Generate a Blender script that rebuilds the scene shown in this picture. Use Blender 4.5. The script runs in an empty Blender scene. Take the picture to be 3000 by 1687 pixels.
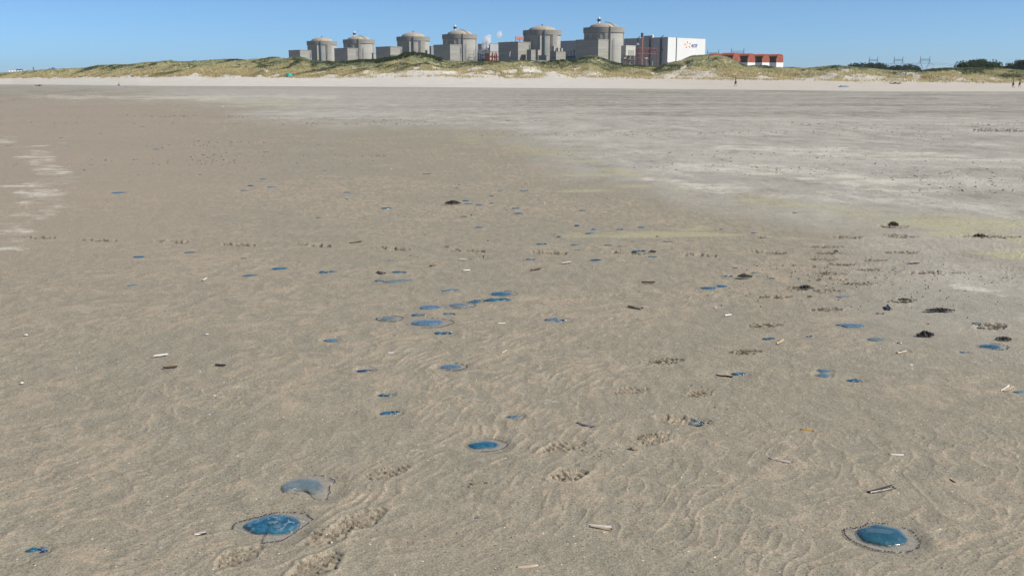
import bpy, math, random
import numpy as np
from mathutils import Vector, Matrix
random.seed(7); RNG = np.random.default_rng(11)
sc = bpy.context.scene
COL = sc.collection
# ------------------------------------------------------------------ camera, sky, sun
CX, CY, F, H, PITCH = 1500.0, 843.5, 2900.0, 1.7, math.radians(11.83)
cam = bpy.data.cameras.new('camera'); camo = bpy.data.objects.new('camera', cam); COL.objects.link(camo)
cam.lens = 34.8; cam.sensor_width = 36; cam.sensor_fit = 'HORIZONTAL'; cam.clip_start = 0.1; cam.clip_end = 40000
camo.location = (0, 0, H); camo.rotation_euler = (math.pi/2 - PITCH, 0, 0); sc.camera = camo
sc.view_settings.view_transform = 'Standard'; sc.view_settings.look = 'None'
sc.view_settings.exposure = 0.42; sc.view_settings.gamma = 1; sc.view_settings.use_curve_mapping = False
SUN_AZ, SUN_EL = math.radians(110), math.radians(41)      # clockwise from +Y (view direction)
world = bpy.data.worlds.new('World'); sc.world = world; world.use_nodes = True
_n = world.node_tree.nodes; _s = _n.new('ShaderNodeTexSky'); _s.sky_type = 'NISHITA'; _s.sun_disc = False
_s.sun_elevation = SUN_EL; _s.sun_rotation = SUN_AZ
_s.air_density = 0.36; _s.dust_density = 0.85; _s.ozone_density = 4.2; _s.altitude = 0
_n['Background'].inputs[1].default_value = 0.119
_x = _n.new('ShaderNodeMix'); _x.data_type = 'RGBA'; _x.blend_type = 'MULTIPLY'; _x.inputs[0].default_value = 1; _x.inputs[7].default_value = (.865, 1.05, 1.02, 1)
world.node_tree.links.new(_s.outputs[0], _x.inputs[6]); world.node_tree.links.new(_x.outputs[2], _n['Background'].inputs[0])
sd = Vector((math.sin(SUN_AZ)*math.cos(SUN_EL), math.cos(SUN_AZ)*math.cos(SUN_EL), math.sin(SUN_EL)))
sl = bpy.data.lights.new('sun', 'SUN'); sl.energy = 5.0; sl.angle = math.radians(0.5); sl.color = (1, 0.95, 0.875)
so = bpy.data.objects.new('sun', sl); COL.objects.link(so); so.rotation_euler = sd.to_track_quat('Z', 'Y').to_euler()
so.location = (50, -20, 60)
try:
    sc.cycles.max_bounces = 6; sc.cycles.transparent_max_bounces = 12; sc.cycles.volume_bounces = 4
    sc.cycles.sample_clamp_indirect = 4
except Exception: pass

# ------------------------------------------------------------------ picture <-> place
SP, CP = math.sin(PITCH), math.cos(PITCH)
def ray(px, py):
    x = (px-CX)/F; y = -(py-CY)/F
    return (x, CP + y*SP, -SP + y*CP)
def G(px, py, z=0.0):
    d = ray(px, py); t = (z-H)/d[2]; return (d[0]*t, d[1]*t, z)
def X_for(px, Y, z): return (px-CX)/F*(Y*CP-(z-H)*SP)
def Z_for(py, Y):
    k = (CY-py)/F; return H + Y*(k*CP-SP)/(CP+k*SP)
def proj(X, Y, Z):
    dep = Y*CP-(Z-H)*SP; up = Y*SP+(Z-H)*CP
    dep = np.where(dep > 0.3, dep, 0.3)
    return CX + F*X/dep, CY - F*up/dep
def mpp(py):                       # metres per picture px on the sand at that row
    g = G(CX, py); return (g[1]*CP+H*SP)/F

# ------------------------------------------------------------------ noise
def _hash(i, j, seed):
    h = (i.astype(np.int64)*374761393 + j.astype(np.int64)*668265263 + seed*1442695041) & 0xffffffff
    h = ((h ^ (h >> 13))*1274126177) & 0xffffffff
    h = (h ^ (h >> 16)) & 0xffffffff
    return h.astype(np.float64)/4294967295.0
def vn(x, y, seed=0):
    xi = np.floor(x); yi = np.floor(y); fx = x-xi; fy = y-yi
    fx = fx*fx*fx*(fx*(fx*6-15)+10); fy = fy*fy*fy*(fy*(fy*6-15)+10)
    a = _hash(xi, yi, seed); b = _hash(xi+1, yi, seed); c = _hash(xi, yi+1, seed); d = _hash(xi+1, yi+1, seed)
    return (a+(b-a)*fx)*(1-fy) + (c+(d-c)*fx)*fy
def fbm(x, y, seed=0, o=3):
    s = 0; a = 0.5; t = 0
    for k in range(o):
        s = s + a*vn(x*2**k+k*17.3, y*2**k-k*9.1, seed+k); t += a; a *= 0.5
    return s/t
def sst(a, b, x):
    t = np.clip((x-a)/(b-a), 0, 1); return t*t*(3-2*t)

# ------------------------------------------------------------------ object helpers
def tag(o, label=None, cat=None, group=None, kind=None):
    if label: o['label'] = label
    if cat: o['category'] = cat
    if group: o['group'] = group
    if kind: o['kind'] = kind
    return o
def empty(name, loc=(0, 0, 0), rz=0.0):
    o = bpy.data.objects.new(name, None); COL.objects.link(o); o.location = loc; o.rotation_euler = (0, 0, rz)
    o.empty_display_size = 0.1; return o
def mesh_np(name, V, Fc, mat=None, parent=None, smooth=False, n=4):
    V = np.asarray(V, np.float32); Fc = np.asarray(Fc, np.int32).reshape(-1, n)
    me = bpy.data.meshes.new(name)
    me.vertices.add(len(V)); me.vertices.foreach_set('co', V.ravel())
    me.loops.add(Fc.size); me.loops.foreach_set('vertex_index', Fc.ravel())
    me.polygons.add(len(Fc)); me.polygons.foreach_set('loop_start', np.arange(0, Fc.size, n, dtype=np.int32))
    me.polygons.foreach_set('loop_total', np.full(len(Fc), n, np.int32))
    if smooth: me.polygons.foreach_set('use_smooth', np.ones(len(Fc), bool))
    me.update(calc_edges=True)
    o = bpy.data.objects.new(name, me); COL.objects.link(o)
    if mat: me.materials.append(mat)
    if parent: o.parent = parent
    return o
def vcol(o, name, arr):
    a = o.data.color_attributes.new(name, 'FLOAT_COLOR', 'POINT')
    c = np.ones((len(arr), 4), np.float32); c[:, :arr.shape[1]] = arr
    a.data.foreach_set('color', c.ravel())
class MB:
    def __init__(s): s.v = []; s.f = []; s.m = []
    def box(s, x0, x1, y0, y1, z0, z1, m=0):
        b = len(s.v)
        s.v += [(x0,y0,z0),(x1,y0,z0),(x1,y1,z0),(x0,y1,z0),(x0,y0,z1),(x1,y0,z1),(x1,y1,z1),(x0,y1,z1)]
        s.f += [(b,b+3,b+2,b+1),(b+4,b+5,b+6,b+7),(b,b+1,b+5,b+4),(b+1,b+2,b+6,b+5),(b+2,b+3,b+7,b+6),(b+3,b,b+4,b+7)]; s.m += [m]*6
    def bar(s, p, q, w, n=4, w2=None, m=0):
        p = Vector(p); q = Vector(q); d = (q-p)
        if d.length < 1e-6: return
        d.normalize(); a = d.cross(Vector((0,0,1)) if abs(d.z) < .9 else Vector((1,0,0))).normalized(); b_ = d.cross(a)
        w2 = w if w2 is None else w2; b = len(s.v)
        for c, r in ((p, w), (q, w2)):
            for k in range(n):
                t = 2*math.pi*(k+.5)/n; s.v.append(tuple(c + a*math.cos(t)*r*.5 + b_*math.sin(t)*r*.5))
        for k in range(n):
            k2 = (k+1) % n; s.f.append((b+k, b+k2, b+n+k2, b+n+k)); s.m.append(m)
        s.f.append(tuple(b+k for k in reversed(range(n)))); s.f.append(tuple(b+n+k for k in range(n))); s.m += [m, m]
    def lathe(s, prof, n=48, c=(0,0), m=0, a0=0, a1=2*math.pi):
        full = abs(a1-a0-2*math.pi) < 1e-6; N = n if full else n+1; b = len(s.v)
        for r, z in prof:
            for k in range(N):
                t = a0+(a1-a0)*k/n; s.v.append((c[0]+r*math.cos(t), c[1]+r*math.sin(t), z))
        for i in range(len(prof)-1):
            for k in range(n):
                k2 = (k+1) % N if full else k+1
                s.f.append((b+i*N+k, b+i*N+k2, b+(i+1)*N+k2, b+(i+1)*N+k)); s.m.append(m)
    def prism(s, pts, x0, x1, m=0):       # outline in (y,z), pushed along x
        b = len(s.v); n = len(pts)
        for x in (x0, x1): s.v += [(x, y, z) for y, z in pts]
        for k in range(n): s.f.append((b+k, b+(k+1)%n, b+n+(k+1)%n, b+n+k)); s.m.append(m)
        s.f.append(tuple(b+k for k in reversed(range(n)))); s.f.append(tuple(b+n+k for k in range(n))); s.m += [m, m]
    def build(s, name, mats, parent=None, smooth=False, loc=None):
        me = bpy.data.meshes.new(name); me.from_pydata(s.v, [], s.f)
        mats = mats if isinstance(mats, (list, tuple)) else [mats]
        for m in mats: me.materials.append(m)
        if len(mats) > 1: me.polygons.foreach_set('material_index', s.m)
        if smooth:
            me.polygons.foreach_set('use_smooth', [True]*len(me.polygons))
            try: me.set_sharp_from_angle(angle=math.radians(40))
            except Exception: pass
        me.update(); o = bpy.data.objects.new(name, me); COL.objects.link(o)
        if parent: o.parent = parent
        if loc: o.location = loc
        return o

# ------------------------------------------------------------------ materials
ALB = .78
def kk_(c): return tuple(v*ALB for v in c)
def mat(name, col=(.5,.5,.5), rough=.8, **k):
    col = kk_(col)
    m = bpy.data.materials.new(name); m.use_nodes = True
    b = m.node_tree.nodes['Principled BSDF']; b.inputs['Base Color'].default_value = (*col, 1)
    b.inputs['Roughness'].default_value = rough
    for kk, v in k.items(): b.inputs[kk.replace('_', ' ')].default_value = v
    return m
class NT:
    def __init__(s, m): s.t = m.node_tree; s.n = s.t.nodes; s.l = s.t.links; s.b = s.n['Principled BSDF']
    def link(s, a, b): s.l.new(a, b)
    def pos(s):
        return s.n.new('ShaderNodeNewGeometry').outputs['Position']
    def obj(s): return s.n.new('ShaderNodeTexCoord').outputs['Object']
    def map(s, v, sc=(1,1,1), rot=(0,0,0)):
        m = s.n.new('ShaderNodeMapping'); m.inputs['Scale'].default_value = sc; m.inputs['Rotation'].default_value = rot
        s.link(v, m.inputs['Vector']); return m.outputs[0]
    def noise(s, v, scale, detail=2, rough=.5, dist=0):
        t = s.n.new('ShaderNodeTexNoise'); t.inputs['Scale'].default_value = scale; t.inputs['Detail'].default_value = detail
        t.inputs['Roughness'].default_value = rough; t.inputs['Distortion'].default_value = dist
        s.link(v, t.inputs['Vector']); return t.outputs['Fac']
    def voro(s, v, scale, rnd=1, out='Distance'):
        t = s.n.new('ShaderNodeTexVoronoi'); t.inputs['Scale'].default_value = scale; t.inputs['Randomness'].default_value = rnd
        s.link(v, t.inputs['Vector']); return t.outputs[out]
    def math(s, op, a, b=None, clamp=False):
        t = s.n.new('ShaderNodeMath'); t.operation = op; t.use_clamp = clamp
        for i, x in enumerate((a, b)):
            if x is None: continue
            if isinstance(x, (int, float)): t.inputs[i].default_value = x
            else: s.link(x, t.inputs[i])
        return t.outputs[0]
    def ramp(s, f, a, b, lo=0., hi=1.):
        t = s.n.new('ShaderNodeMapRange'); t.interpolation_type = 'SMOOTHSTEP'
        for i, x in enumerate((f, a, b, lo, hi)):
            if isinstance(x, (int, float)): t.inputs[i].default_value = x
            else: s.link(x, t.inputs[i])
        return t.outputs[0]
    def mix(s, f, a, b, mode='MIX'):
        t = s.n.new('ShaderNodeMix'); t.data_type = 'RGBA'; t.blend_type = mode; t.clamp_factor = True
        for i, x in ((0, f), (6, a), (7, b)):
            if isinstance(x, (int, float)): t.inputs[i].default_value = x
            elif isinstance(x, tuple): t.inputs[i].default_value = (*x, 1)
            else: s.link(x, t.inputs[i])
        return t.outputs[2]
    def attr(s, name):
        t = s.n.new('ShaderNodeVertexColor'); t.layer_name = name
        q = s.n.new('ShaderNodeSeparateColor'); s.link(t.outputs[0], q.inputs[0]); return q.outputs
    def sep(s, v):
        q = s.n.new('ShaderNodeSeparateXYZ'); s.link(v, q.inputs[0]); return q.outputs
    def bump(s, h, strength=.5, dist=.01):
        t = s.n.new('ShaderNodeBump'); t.inputs['Strength'].default_value = strength; t.inputs['Distance'].default_value = dist
        s.link(h, t.inputs['Height']); s.link(t.outputs[0], s.b.inputs['Normal'])
    def col(s, c): s.link(c, s.b.inputs['Base Color'])

def noisy(name, c1, c2, scale=1., rough=.8, stretch=(1,1,1), lines=None, c3=None, **k):
    m = mat(name, c1, rough, **k); c1, c2 = kk_(c1), kk_(c2); c3 = kk_(c3) if c3 else None; t = NT(m); p = t.obj(); f = t.ramp(t.noise(t.map(p, stretch), scale, 4, .6), .3, .7)
    c = t.mix(f, c1, c2)
    if c3: c = t.mix(t.ramp(t.noise(p, scale*.25, 2), .5, .75), c, c3)
    if lines:                              # lift lines of the concrete / panel joints
        ax, step, w, dark = lines
        z = t.sep(p)[ax]; fr = t.math('FRACT', t.math('DIVIDE', z, step)); g = t.math('LESS_THAN', fr, w)
        c = t.mix(t.math('MULTIPLY', g, dark), c, (0.02, 0.02, 0.02))
    t.col(c); return m
M = {}
M['conc'] = noisy('concrete', (.26,.25,.225), (.34,.325,.28), .12, .9, (.3,.3,2.2), (2, 3.0, .09, .22), (.23,.225,.205))
M['conc2'] = noisy('smoother_concrete', (.33,.32,.285), (.39,.375,.335), .1, .9, (.3,.3,2.2), (2, 2.4, .07, .14))
M['ring'] = noisy('weathered_ring_concrete', (.20,.19,.17), (.27,.255,.22), .15, .9, (.5,.5,2.))
M['dome'] = noisy('dome_roofing', (.40,.335,.26), (.33,.28,.225), .15, .9)
M['dark'] = mat('dark_steel', (.03,.032,.036), .6)
M['clad'] = noisy('pale_cladding', (.72,.72,.70), (.66,.66,.645), .05, .6, (1,1,.1), (0, 3.0, .05, .12))
M['cladgrey'] = noisy('grey_cladding', (.40,.40,.40), (.36,.365,.37), .05, .6, (1,1,.1), (0, 3.0, .06, .18))
M['blue'] = mat('logo_blue', (.02,.055,.30), .5); M['orange'] = mat('logo_orange', (.95,.10,.008), .5)
M['red'] = noisy('red_oxide_steel', (.20,.03,.025), (.13,.022,.02), .6, .7)
M['signred'] = mat('sign_orange_red', (.62,.10,.04), .6)
M['rust'] = noisy('orange_hangar_sheet', (.46,.095,.035), (.34,.07,.03), .25, .7)
M['ribshade'] = noisy('hangar_shade_and_ribs', (.02,.012,.012), (.035,.018,.015), .3, .8)  # near black painted as shade of the open sides; also colours the ribs
M['white'] = noisy('white_paint', (.74,.74,.73), (.68,.68,.67), .2, .6)
M['pale'] = noisy('cream_panel', (.50,.48,.40), (.44,.42,.36), .2, .7)
M['steel'] = mat('galvanised_steel', (.22,.25,.27), .6)
M['pylon'] = mat('dull_pylon_steel', (.055,.075,.10), .8)
M['bluesteel'] = mat('blue_tank_paint', (.02,.06,.11), .4)
M['teal'] = mat('teal_cloth', (.0,.33,.30), .7); M['glass'] = mat('window_glass', (.02,.03,.04), .15)
M['yellow'] = mat('silo_yellow', (.55,.45,.22), .6)
M['hazeblue'] = mat('haze_blue', (.06,.12,.24), .5)  # distance haze painted into the colour of the far harbour things
M['bark'] = noisy('tree_bark', (.05,.04,.03), (.08,.06,.045), 3)
M['leafdark'] = None

# ------------------------------------------------------------------ the things lying on the sand: positions first, the sand is levelled under them
# x, y, width in picture px, kind (v vivid, m middle blue, p pale, d dark), shape (o bell, r bell with rim, s scraps, l long slice), label
J = [
(25,427,20,'m','o',None),(179,404,17,'m','o',None),(194,430,15,'m','o',None),(296,392,9,'m','o',None),(459,438,20,'m','o',None),(476,434,8,'m','o',None),
(418,372,9,'d','o',None),(247,499,8,'m','o',None),(770,526,19,'v','o',None),(734,545,20,'d','o',None),(794,549,24,'m','o',None),(586,513,12,'m','o',None),
(348,565,40,'v','o','vivid blue oval jellyfish alone on sand beyond the pale dry patches'),
(715,559,18,'m','o',None),(407,753,38,'v','o','vivid blue oblong jellyfish under the first few dark footprints of the far row'),
(557,740,36,'v','l','thin arched blue jellyfish slice beside the oblong blue one on smooth sand'),
(715,758,18,'m','s',None),(818,788,48,'v','o','bright blue jellyfish, larger of two ovals below the far footprint row'),
(732,808,42,'v','l','flat blue jellyfish slice lying above a bent dark twig-like shell'),
(956,798,50,'v','s','ragged bright blue jellyfish just before the small brown razor shell'),
(388,836,32,'m','l','small folded blue-grey jellyfish alone beside a tiny upright shell'),
(951,501,16,'m','o',None),(932,640,14,'m','s',None),(932,426,12,'m','o',None),(778,446,18,'m','s',None),(408,512,6,'v','o',None),(871,479,10,'m','o',None),
(1017,565,22,'m','o',None),(1015,585,12,'m','o',None),(1132,611,32,'v','o',None),(1365,589,22,'v','o',None),(1373,598,28,'m','l',None),
(1403,601,22,'m','o',None),(1441,575,14,'m','o',None),(1441,597,14,'m','s',None),(1342,551,14,'m','o',None),(1466,559,14,'m','s',None),(1536,560,26,'m','s',None),
(1512,611,24,'m','o',None),(1519,626,26,'v','o',None),(1361,636,20,'p','s',None),(1406,667,24,'m','o',None),(1708,618,20,'m','s',None),(1729,685,30,'m','o',None),
(1741,673,18,'m','o',None),(1691,662,16,'d','o',None),(1817,673,26,'m','s',None),(1879,667,22,'m','o',None),(1637,695,16,'m','o',None),(1586,716,32,'v','s',None),
(1684,718,24,'m','o',None),(1784,719,26,'m','s',None),(1819,722,18,'p','s',None),(1854,708,12,'m','s',None),
(1871,737,38,'v','s','long ragged blue jellyfish strip lying on the far row of dark footprints'),
(1745,763,36,'d','o','dark blue oval jellyfish with pale halo, alone below the footprint row'),
(1556,761,30,'v','s',None),(1912,753,28,'m','s',None),(1957,709,28,'p','s',None),(1928,695,12,'m','s',None),(1693,733,16,'m','s',None),
(1171,798,44,'v','s','torn bright blue jellyfish with a drooping lobe beside a brown razor shell'),
(1113,824,30,'v','s','crumpled bright blue jellyfish scrap joined to a long pale violet slice'),
(1167,824,88,'p','l','long pale violet jellyfish slice trailing from a crumpled blue scrap'),
(1149,763,26,'p','l',None),(1320,851,52,'m','l','slim blue jellyfish slice with dark pointed tip above the central cluster'),
(1473,862,72,'v','r','upper of two stacked vivid blue jellyfish at top of the central cluster'),
(1462,880,76,'v','s','lower of two stacked vivid blue jellyfish, torn into pale flaps'),
(1393,885,44,'v','r','small deep blue jellyfish with curved dark rim beside the stacked pair'),
(1348,896,76,'p','r','long pale grey-violet jellyfish next to a smaller blue one with dark rim'),
(1261,901,58,'m','o','smooth steel blue jellyfish with a faint trailing edge in the central cluster'),
(1227,924,45,'v','s','jagged blue jellyfish shards above the ringed pale jellyfish'),
(1317,920,36,'m','s','little jagged blue scrap above the broad jellyfish with brown edge'),
(1143,936,64,'p','r','pale lilac jellyfish inside a wide dark dotted ring'),
(1258,948,112,'m','r','broad two-lobed blue jellyfish with brownish upper edge and thin ring'),
(1299,977,55,'v','s','row of glossy blue-black shards, lowest of the central cluster'),
(1628,938,70,'m','s','arched pale blue strip with small dark shards at one end'),
(1326,1077,72,'m','r','round steel blue jellyfish with pale sandy collar above the clear middle sand'),
(1068,1087,46,'d','l','narrow dark blue jellyfish blade lying aslant near white shell bits'),
(2076,845,48,'v','o','lower of two overlapping smooth blue jellyfish near the dark weed'),
(2115,839,38,'v','o','upper of two overlapping smooth blue jellyfish near the dark weed'),
(2578,919,24,'m','s',None),(2495,955,78,'m','o','large smooth grey-blue jellyfish lying between footprints and black weed clump'),
(2252,994,42,'v','s','blue scalloped jellyfish scrap beside the tan upright razor shell'),
(2373,987,24,'m','s',None),(2569,995,54,'p','o','dull grey-blue jellyfish flat beside the black weed clump'),
(2637,1006,22,'p','s',None),(2862,949,32,'m','s',None),(2908,1017,70,'v','r','bright blue jellyfish in a pale oval film below a weed-covered one'),
(2827,1033,30,'m','s',None),(2935,991,34,'m','s','pale blue jellyfish half covered by black seaweed'),(2648,1030,28,'p','s',None),
(2163,1097,46,'v','s','dark-crusted blue jellyfish scrap touching the end of brown razor shell'),
(2410,1101,42,'m','o','lower rounded slab of the blue-grey jellyfish stack on open sand'),
(2415,1088,40,'m','o','upper pale-edged slab of the blue-grey jellyfish stack on open sand'),
(2503,1116,48,'v','s','glossy pale blue jellyfish lump with dark tip, beside the slab stack'),
(2986,1150,34,'m','o',None),(2043,1240,56,'p','s','pale blue jellyfish smear pressed beside the deep heel hole'),
(2470,870,50,'p','l','whitish thin jellyfish film among trampled sand and small footprints'),
(2134,810,28,'m','s',None),(2155,786,16,'v','o',None),(2212,800,20,'m','s',None),(2262,816,20,'p','s',None),(2328,625,12,'m','o',None),(2208,684,14,'m','o',None),(2113,673,12,'p','o',None),
(969,998,42,'m','o','small plain steel blue oval jellyfish below the lone white shell'),
(1130,1159,42,'v','s','upper of two small teal jellyfish scraps on bare middle sand'),
(1141,1211,58,'v','s','lower wider one of two small teal jellyfish scraps on bare sand'),
(1506,1222,46,'m','s','small forked teal jellyfish scrap above the purple razor shell'),
(107,1612,66,'v','s','small blue and lilac jellyfish scrap with pointed tail at lower left edge'),
(1394,1519,9,'d','o','tiny dark blue oval by itself below the ribbed heel print'),
(1425,1306,100,'v','r','deep blue wrinkled jellyfish with clear half-moon collar and dotted rim'),
]
HERO = [   # bell outline, film outline, fringe spans (of the film outline) in picture px
 dict(c=(600,1320,.27174), kind='v', label='largest vivid blue jellyfish with torn pointed film and purple fringe',
  bell=[(410,840),(450,790),(560,755),(680,720),(800,705),(920,715),(1000,745),(1035,790),(1020,840),(960,890),(880,905),(760,915),(640,905),(560,905),(500,895),(455,870)],
  film=[(300,850),(330,800),(420,765),(560,730),(720,690),(850,675),(1000,680),(1100,700),(1160,755),(1110,800),(1010,870),(900,945),(800,985),(690,1000),(612,997),(640,905),(440,895),(340,870)], fr=(0,14)),
 dict(c=(600,1320,.27174), kind='p', label='pale greenish-blue crescent jellyfish with a scooped lower edge, above the vivid one',
  bell=[(825,410),(850,375),(930,335),(1050,315),(1180,320),(1260,350),(1290,400),(1260,450),(1200,480),(1150,470),(1090,450),(1030,440),(960,440),(900,450),(850,450)],
  film=[(820,415),(840,365),(930,320),(1050,290),(1210,275),(1330,300),(1405,350),(1350,390),(1345,470),(1290,545),(1190,520),(1120,462),(1060,445),(1030,480),(985,470),(940,457),(850,455)], fr=(4,9)),
 dict(c=(2300,1320,.27174), kind='t', label='teal domed jellyfish with full oval collar and dotted purple rim',
  bell=[(765,890),(800,855),(880,838),(950,812),(1050,822),(1160,852),(1240,870),(1290,920),(1325,975),(1290,1012),(1200,1040),(1080,1045),(960,1025),(850,990),(790,945)],
  film=[(630,890),(650,850),(730,845),(830,830),(900,790),(1000,795),(1120,800),(1230,825),(1340,860),(1410,930),(1455,1010),(1420,1070),(1340,1095),(1230,1108),(1080,1095),(930,1070),(800,1020),(690,960),(650,920)], fr=(0,19)),
]
# footprints: x, y, length m, width m, angle deg on the sand, depth m
FP = [(1135,1388,.26,.10,38,.010),(1050,1530,.31,.125,55,.013),(960,1575,.24,.12,55,.012),(700,1632,.24,.11,60,.012),(925,1662,.26,.13,60,.016),
 (1655,1312,.27,.11,28,.012),(1662,1395,.20,.12,18,.017),(1845,1148,.26,.11,20,.013),(1950,1060,.28,.11,15,.014),(2050,1155,.22,.10,40,.012),
 (1990,1236,.26,.12,-25,.026),(2180,1033,.26,.11,12,.012),(2240,953,.30,.12,15,.014),(2420,905,.30,.13,14,.017),(1920,1290,.24,.10,50,.009),
 (2270,868,.30,.12,5,.018),(2420,850,.34,.14,5,.018),(2340,842,.3,.12,5,.012),(2510,830,.3,.12,8,.014),(2420,800,.34,.14,3,.017),(2540,790,.28,.12,3,.013),
 (2460,775,.3,.13,3,.013),(2400,760,.3,.12,0,.015),(2430,742,.34,.12,0,.014),(2420,724,.4,.12,0,.015),(2740,797,.6,.13,-2,.028),(2900,695,.75,.2,-4,.03),(2615,665,.4,.2,0,.03),
 (2480,697,.35,.2,0,.02),(2640,695,.4,.15,0,.018),(2640,740,.4,.13,0,.015),(2900,955,.3,.16,25,.02),(2640,880,.3,.12,15,.016),(2620,690,.3,.1,0,.01),(2560,762,.3,.12,10,.012)]
for k, (fx, fy) in enumerate([(110,697),(290,705),(505,710),(700,719),(920,719),(1150,727),(1370,733),(1610,740),(1835,740),(2050,747),(2250,740)]):
    FP += [(fx,fy,.20,.11,2,.032),(fx-36,fy-2,.13,.1,2,.024),(fx+30,fy+2,.16,.10,2,.028)]

# ------------------------------------------------------------------ the sand: one sheet from under the camera to beyond the horizon
def interp(x, pts):
    return np.interp(x, [p[0] for p in pts], [p[1] for p in pts])
BASE = [(-600,246),(0,247),(100,247.5),(450,251.5),(1000,254.5),(1500,258),(2000,262),(2500,268.5),(3000,272),(3700,276)]
def ground_height(X, Y, R):
    fade = 1/(1+(R/30.0)**2); fade2 = 1/(1+(R/60.0)**2)
    wx = X + .16*(fbm(X*2.2, Y*2.2, 21)-.5)*2 + .5*(vn(X*.5, Y*.5, 22)-.5); wy = Y + .16*(fbm(X*2.2+9, Y*2.2, 23)-.5)*2 + .5*(vn(X*.5, Y*.5, 24)-.5)
    a = math.radians(-34); ph = (wx*math.cos(a)+wy*math.sin(a))
    lam = .064+.03*vn(X*.35, Y*.35, 30)*0
    s = .5+.5*np.sin(2*np.pi*ph/lam + 3.0*vn(X*2.6, Y*2.6, 31))
    a2 = math.radians(-72); ph2 = (wx*math.cos(a2)+wy*math.sin(a2))
    s2 = .5+.5*np.sin(2*np.pi*ph2/.095 + 3.0*vn(X*2.0, Y*2.0, 32))
    pm = sst(.35,.62, fbm(X*.8, Y*.8, 33, 2)); pm2 = sst(.42,.66, fbm(X*.9+40, Y*.9, 34, 2))
    u1 = wx*math.cos(a)+wy*math.sin(a); v1 = -wx*math.sin(a)+wy*math.cos(a)
    web = (1-np.abs(2*vn(u1/.055+3*vn(X*1.7, Y*1.7, 41), v1/.15, 42)-1))**3.2
    a3 = math.radians(-58); u3 = wx*math.cos(a3)+wy*math.sin(a3); v3 = -wx*math.sin(a3)+wy*math.cos(a3)
    web2 = (1-np.abs(2*vn(u3/.042, v3/.12, 43)-1))**5
    pr = sst(.50,.72, fbm(X*.45+7, Y*.45, 44, 2))
    brk = sst(.30,.62, vn(X*8, Y*5, 46)); s = s*(.25+.75*brk); s2 = s2*(.25+.75*(1-brk))
    rip = np.clip(s**2.6*pm*(.25+.75*pr)*.55 + s2**2.6*pm2*(.25+.75*pr)*.35 + web*(.4+.6*pm)*.65 + web2*(.4+.6*pm2)*.45, 0, 1.2)
    med = fbm(X*2.6, Y*2.6, 35, 3)-.5; big = fbm(X*.25, Y*.25, 36, 2)-.5
    lum = fbm(X*.9, Y*.45, 39, 3)-.5
    h = .0050*rip*fade + .010*med*fade2*.8 + .0012*(vn(X*55, Y*55, 45)-.5)*fade + .03*big + .030*lum*sst(20, 70, R)
    crest = np.clip(rip*.85 + sst(.1,.3,med)*.22, 0, 1)
    return h, crest
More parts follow.
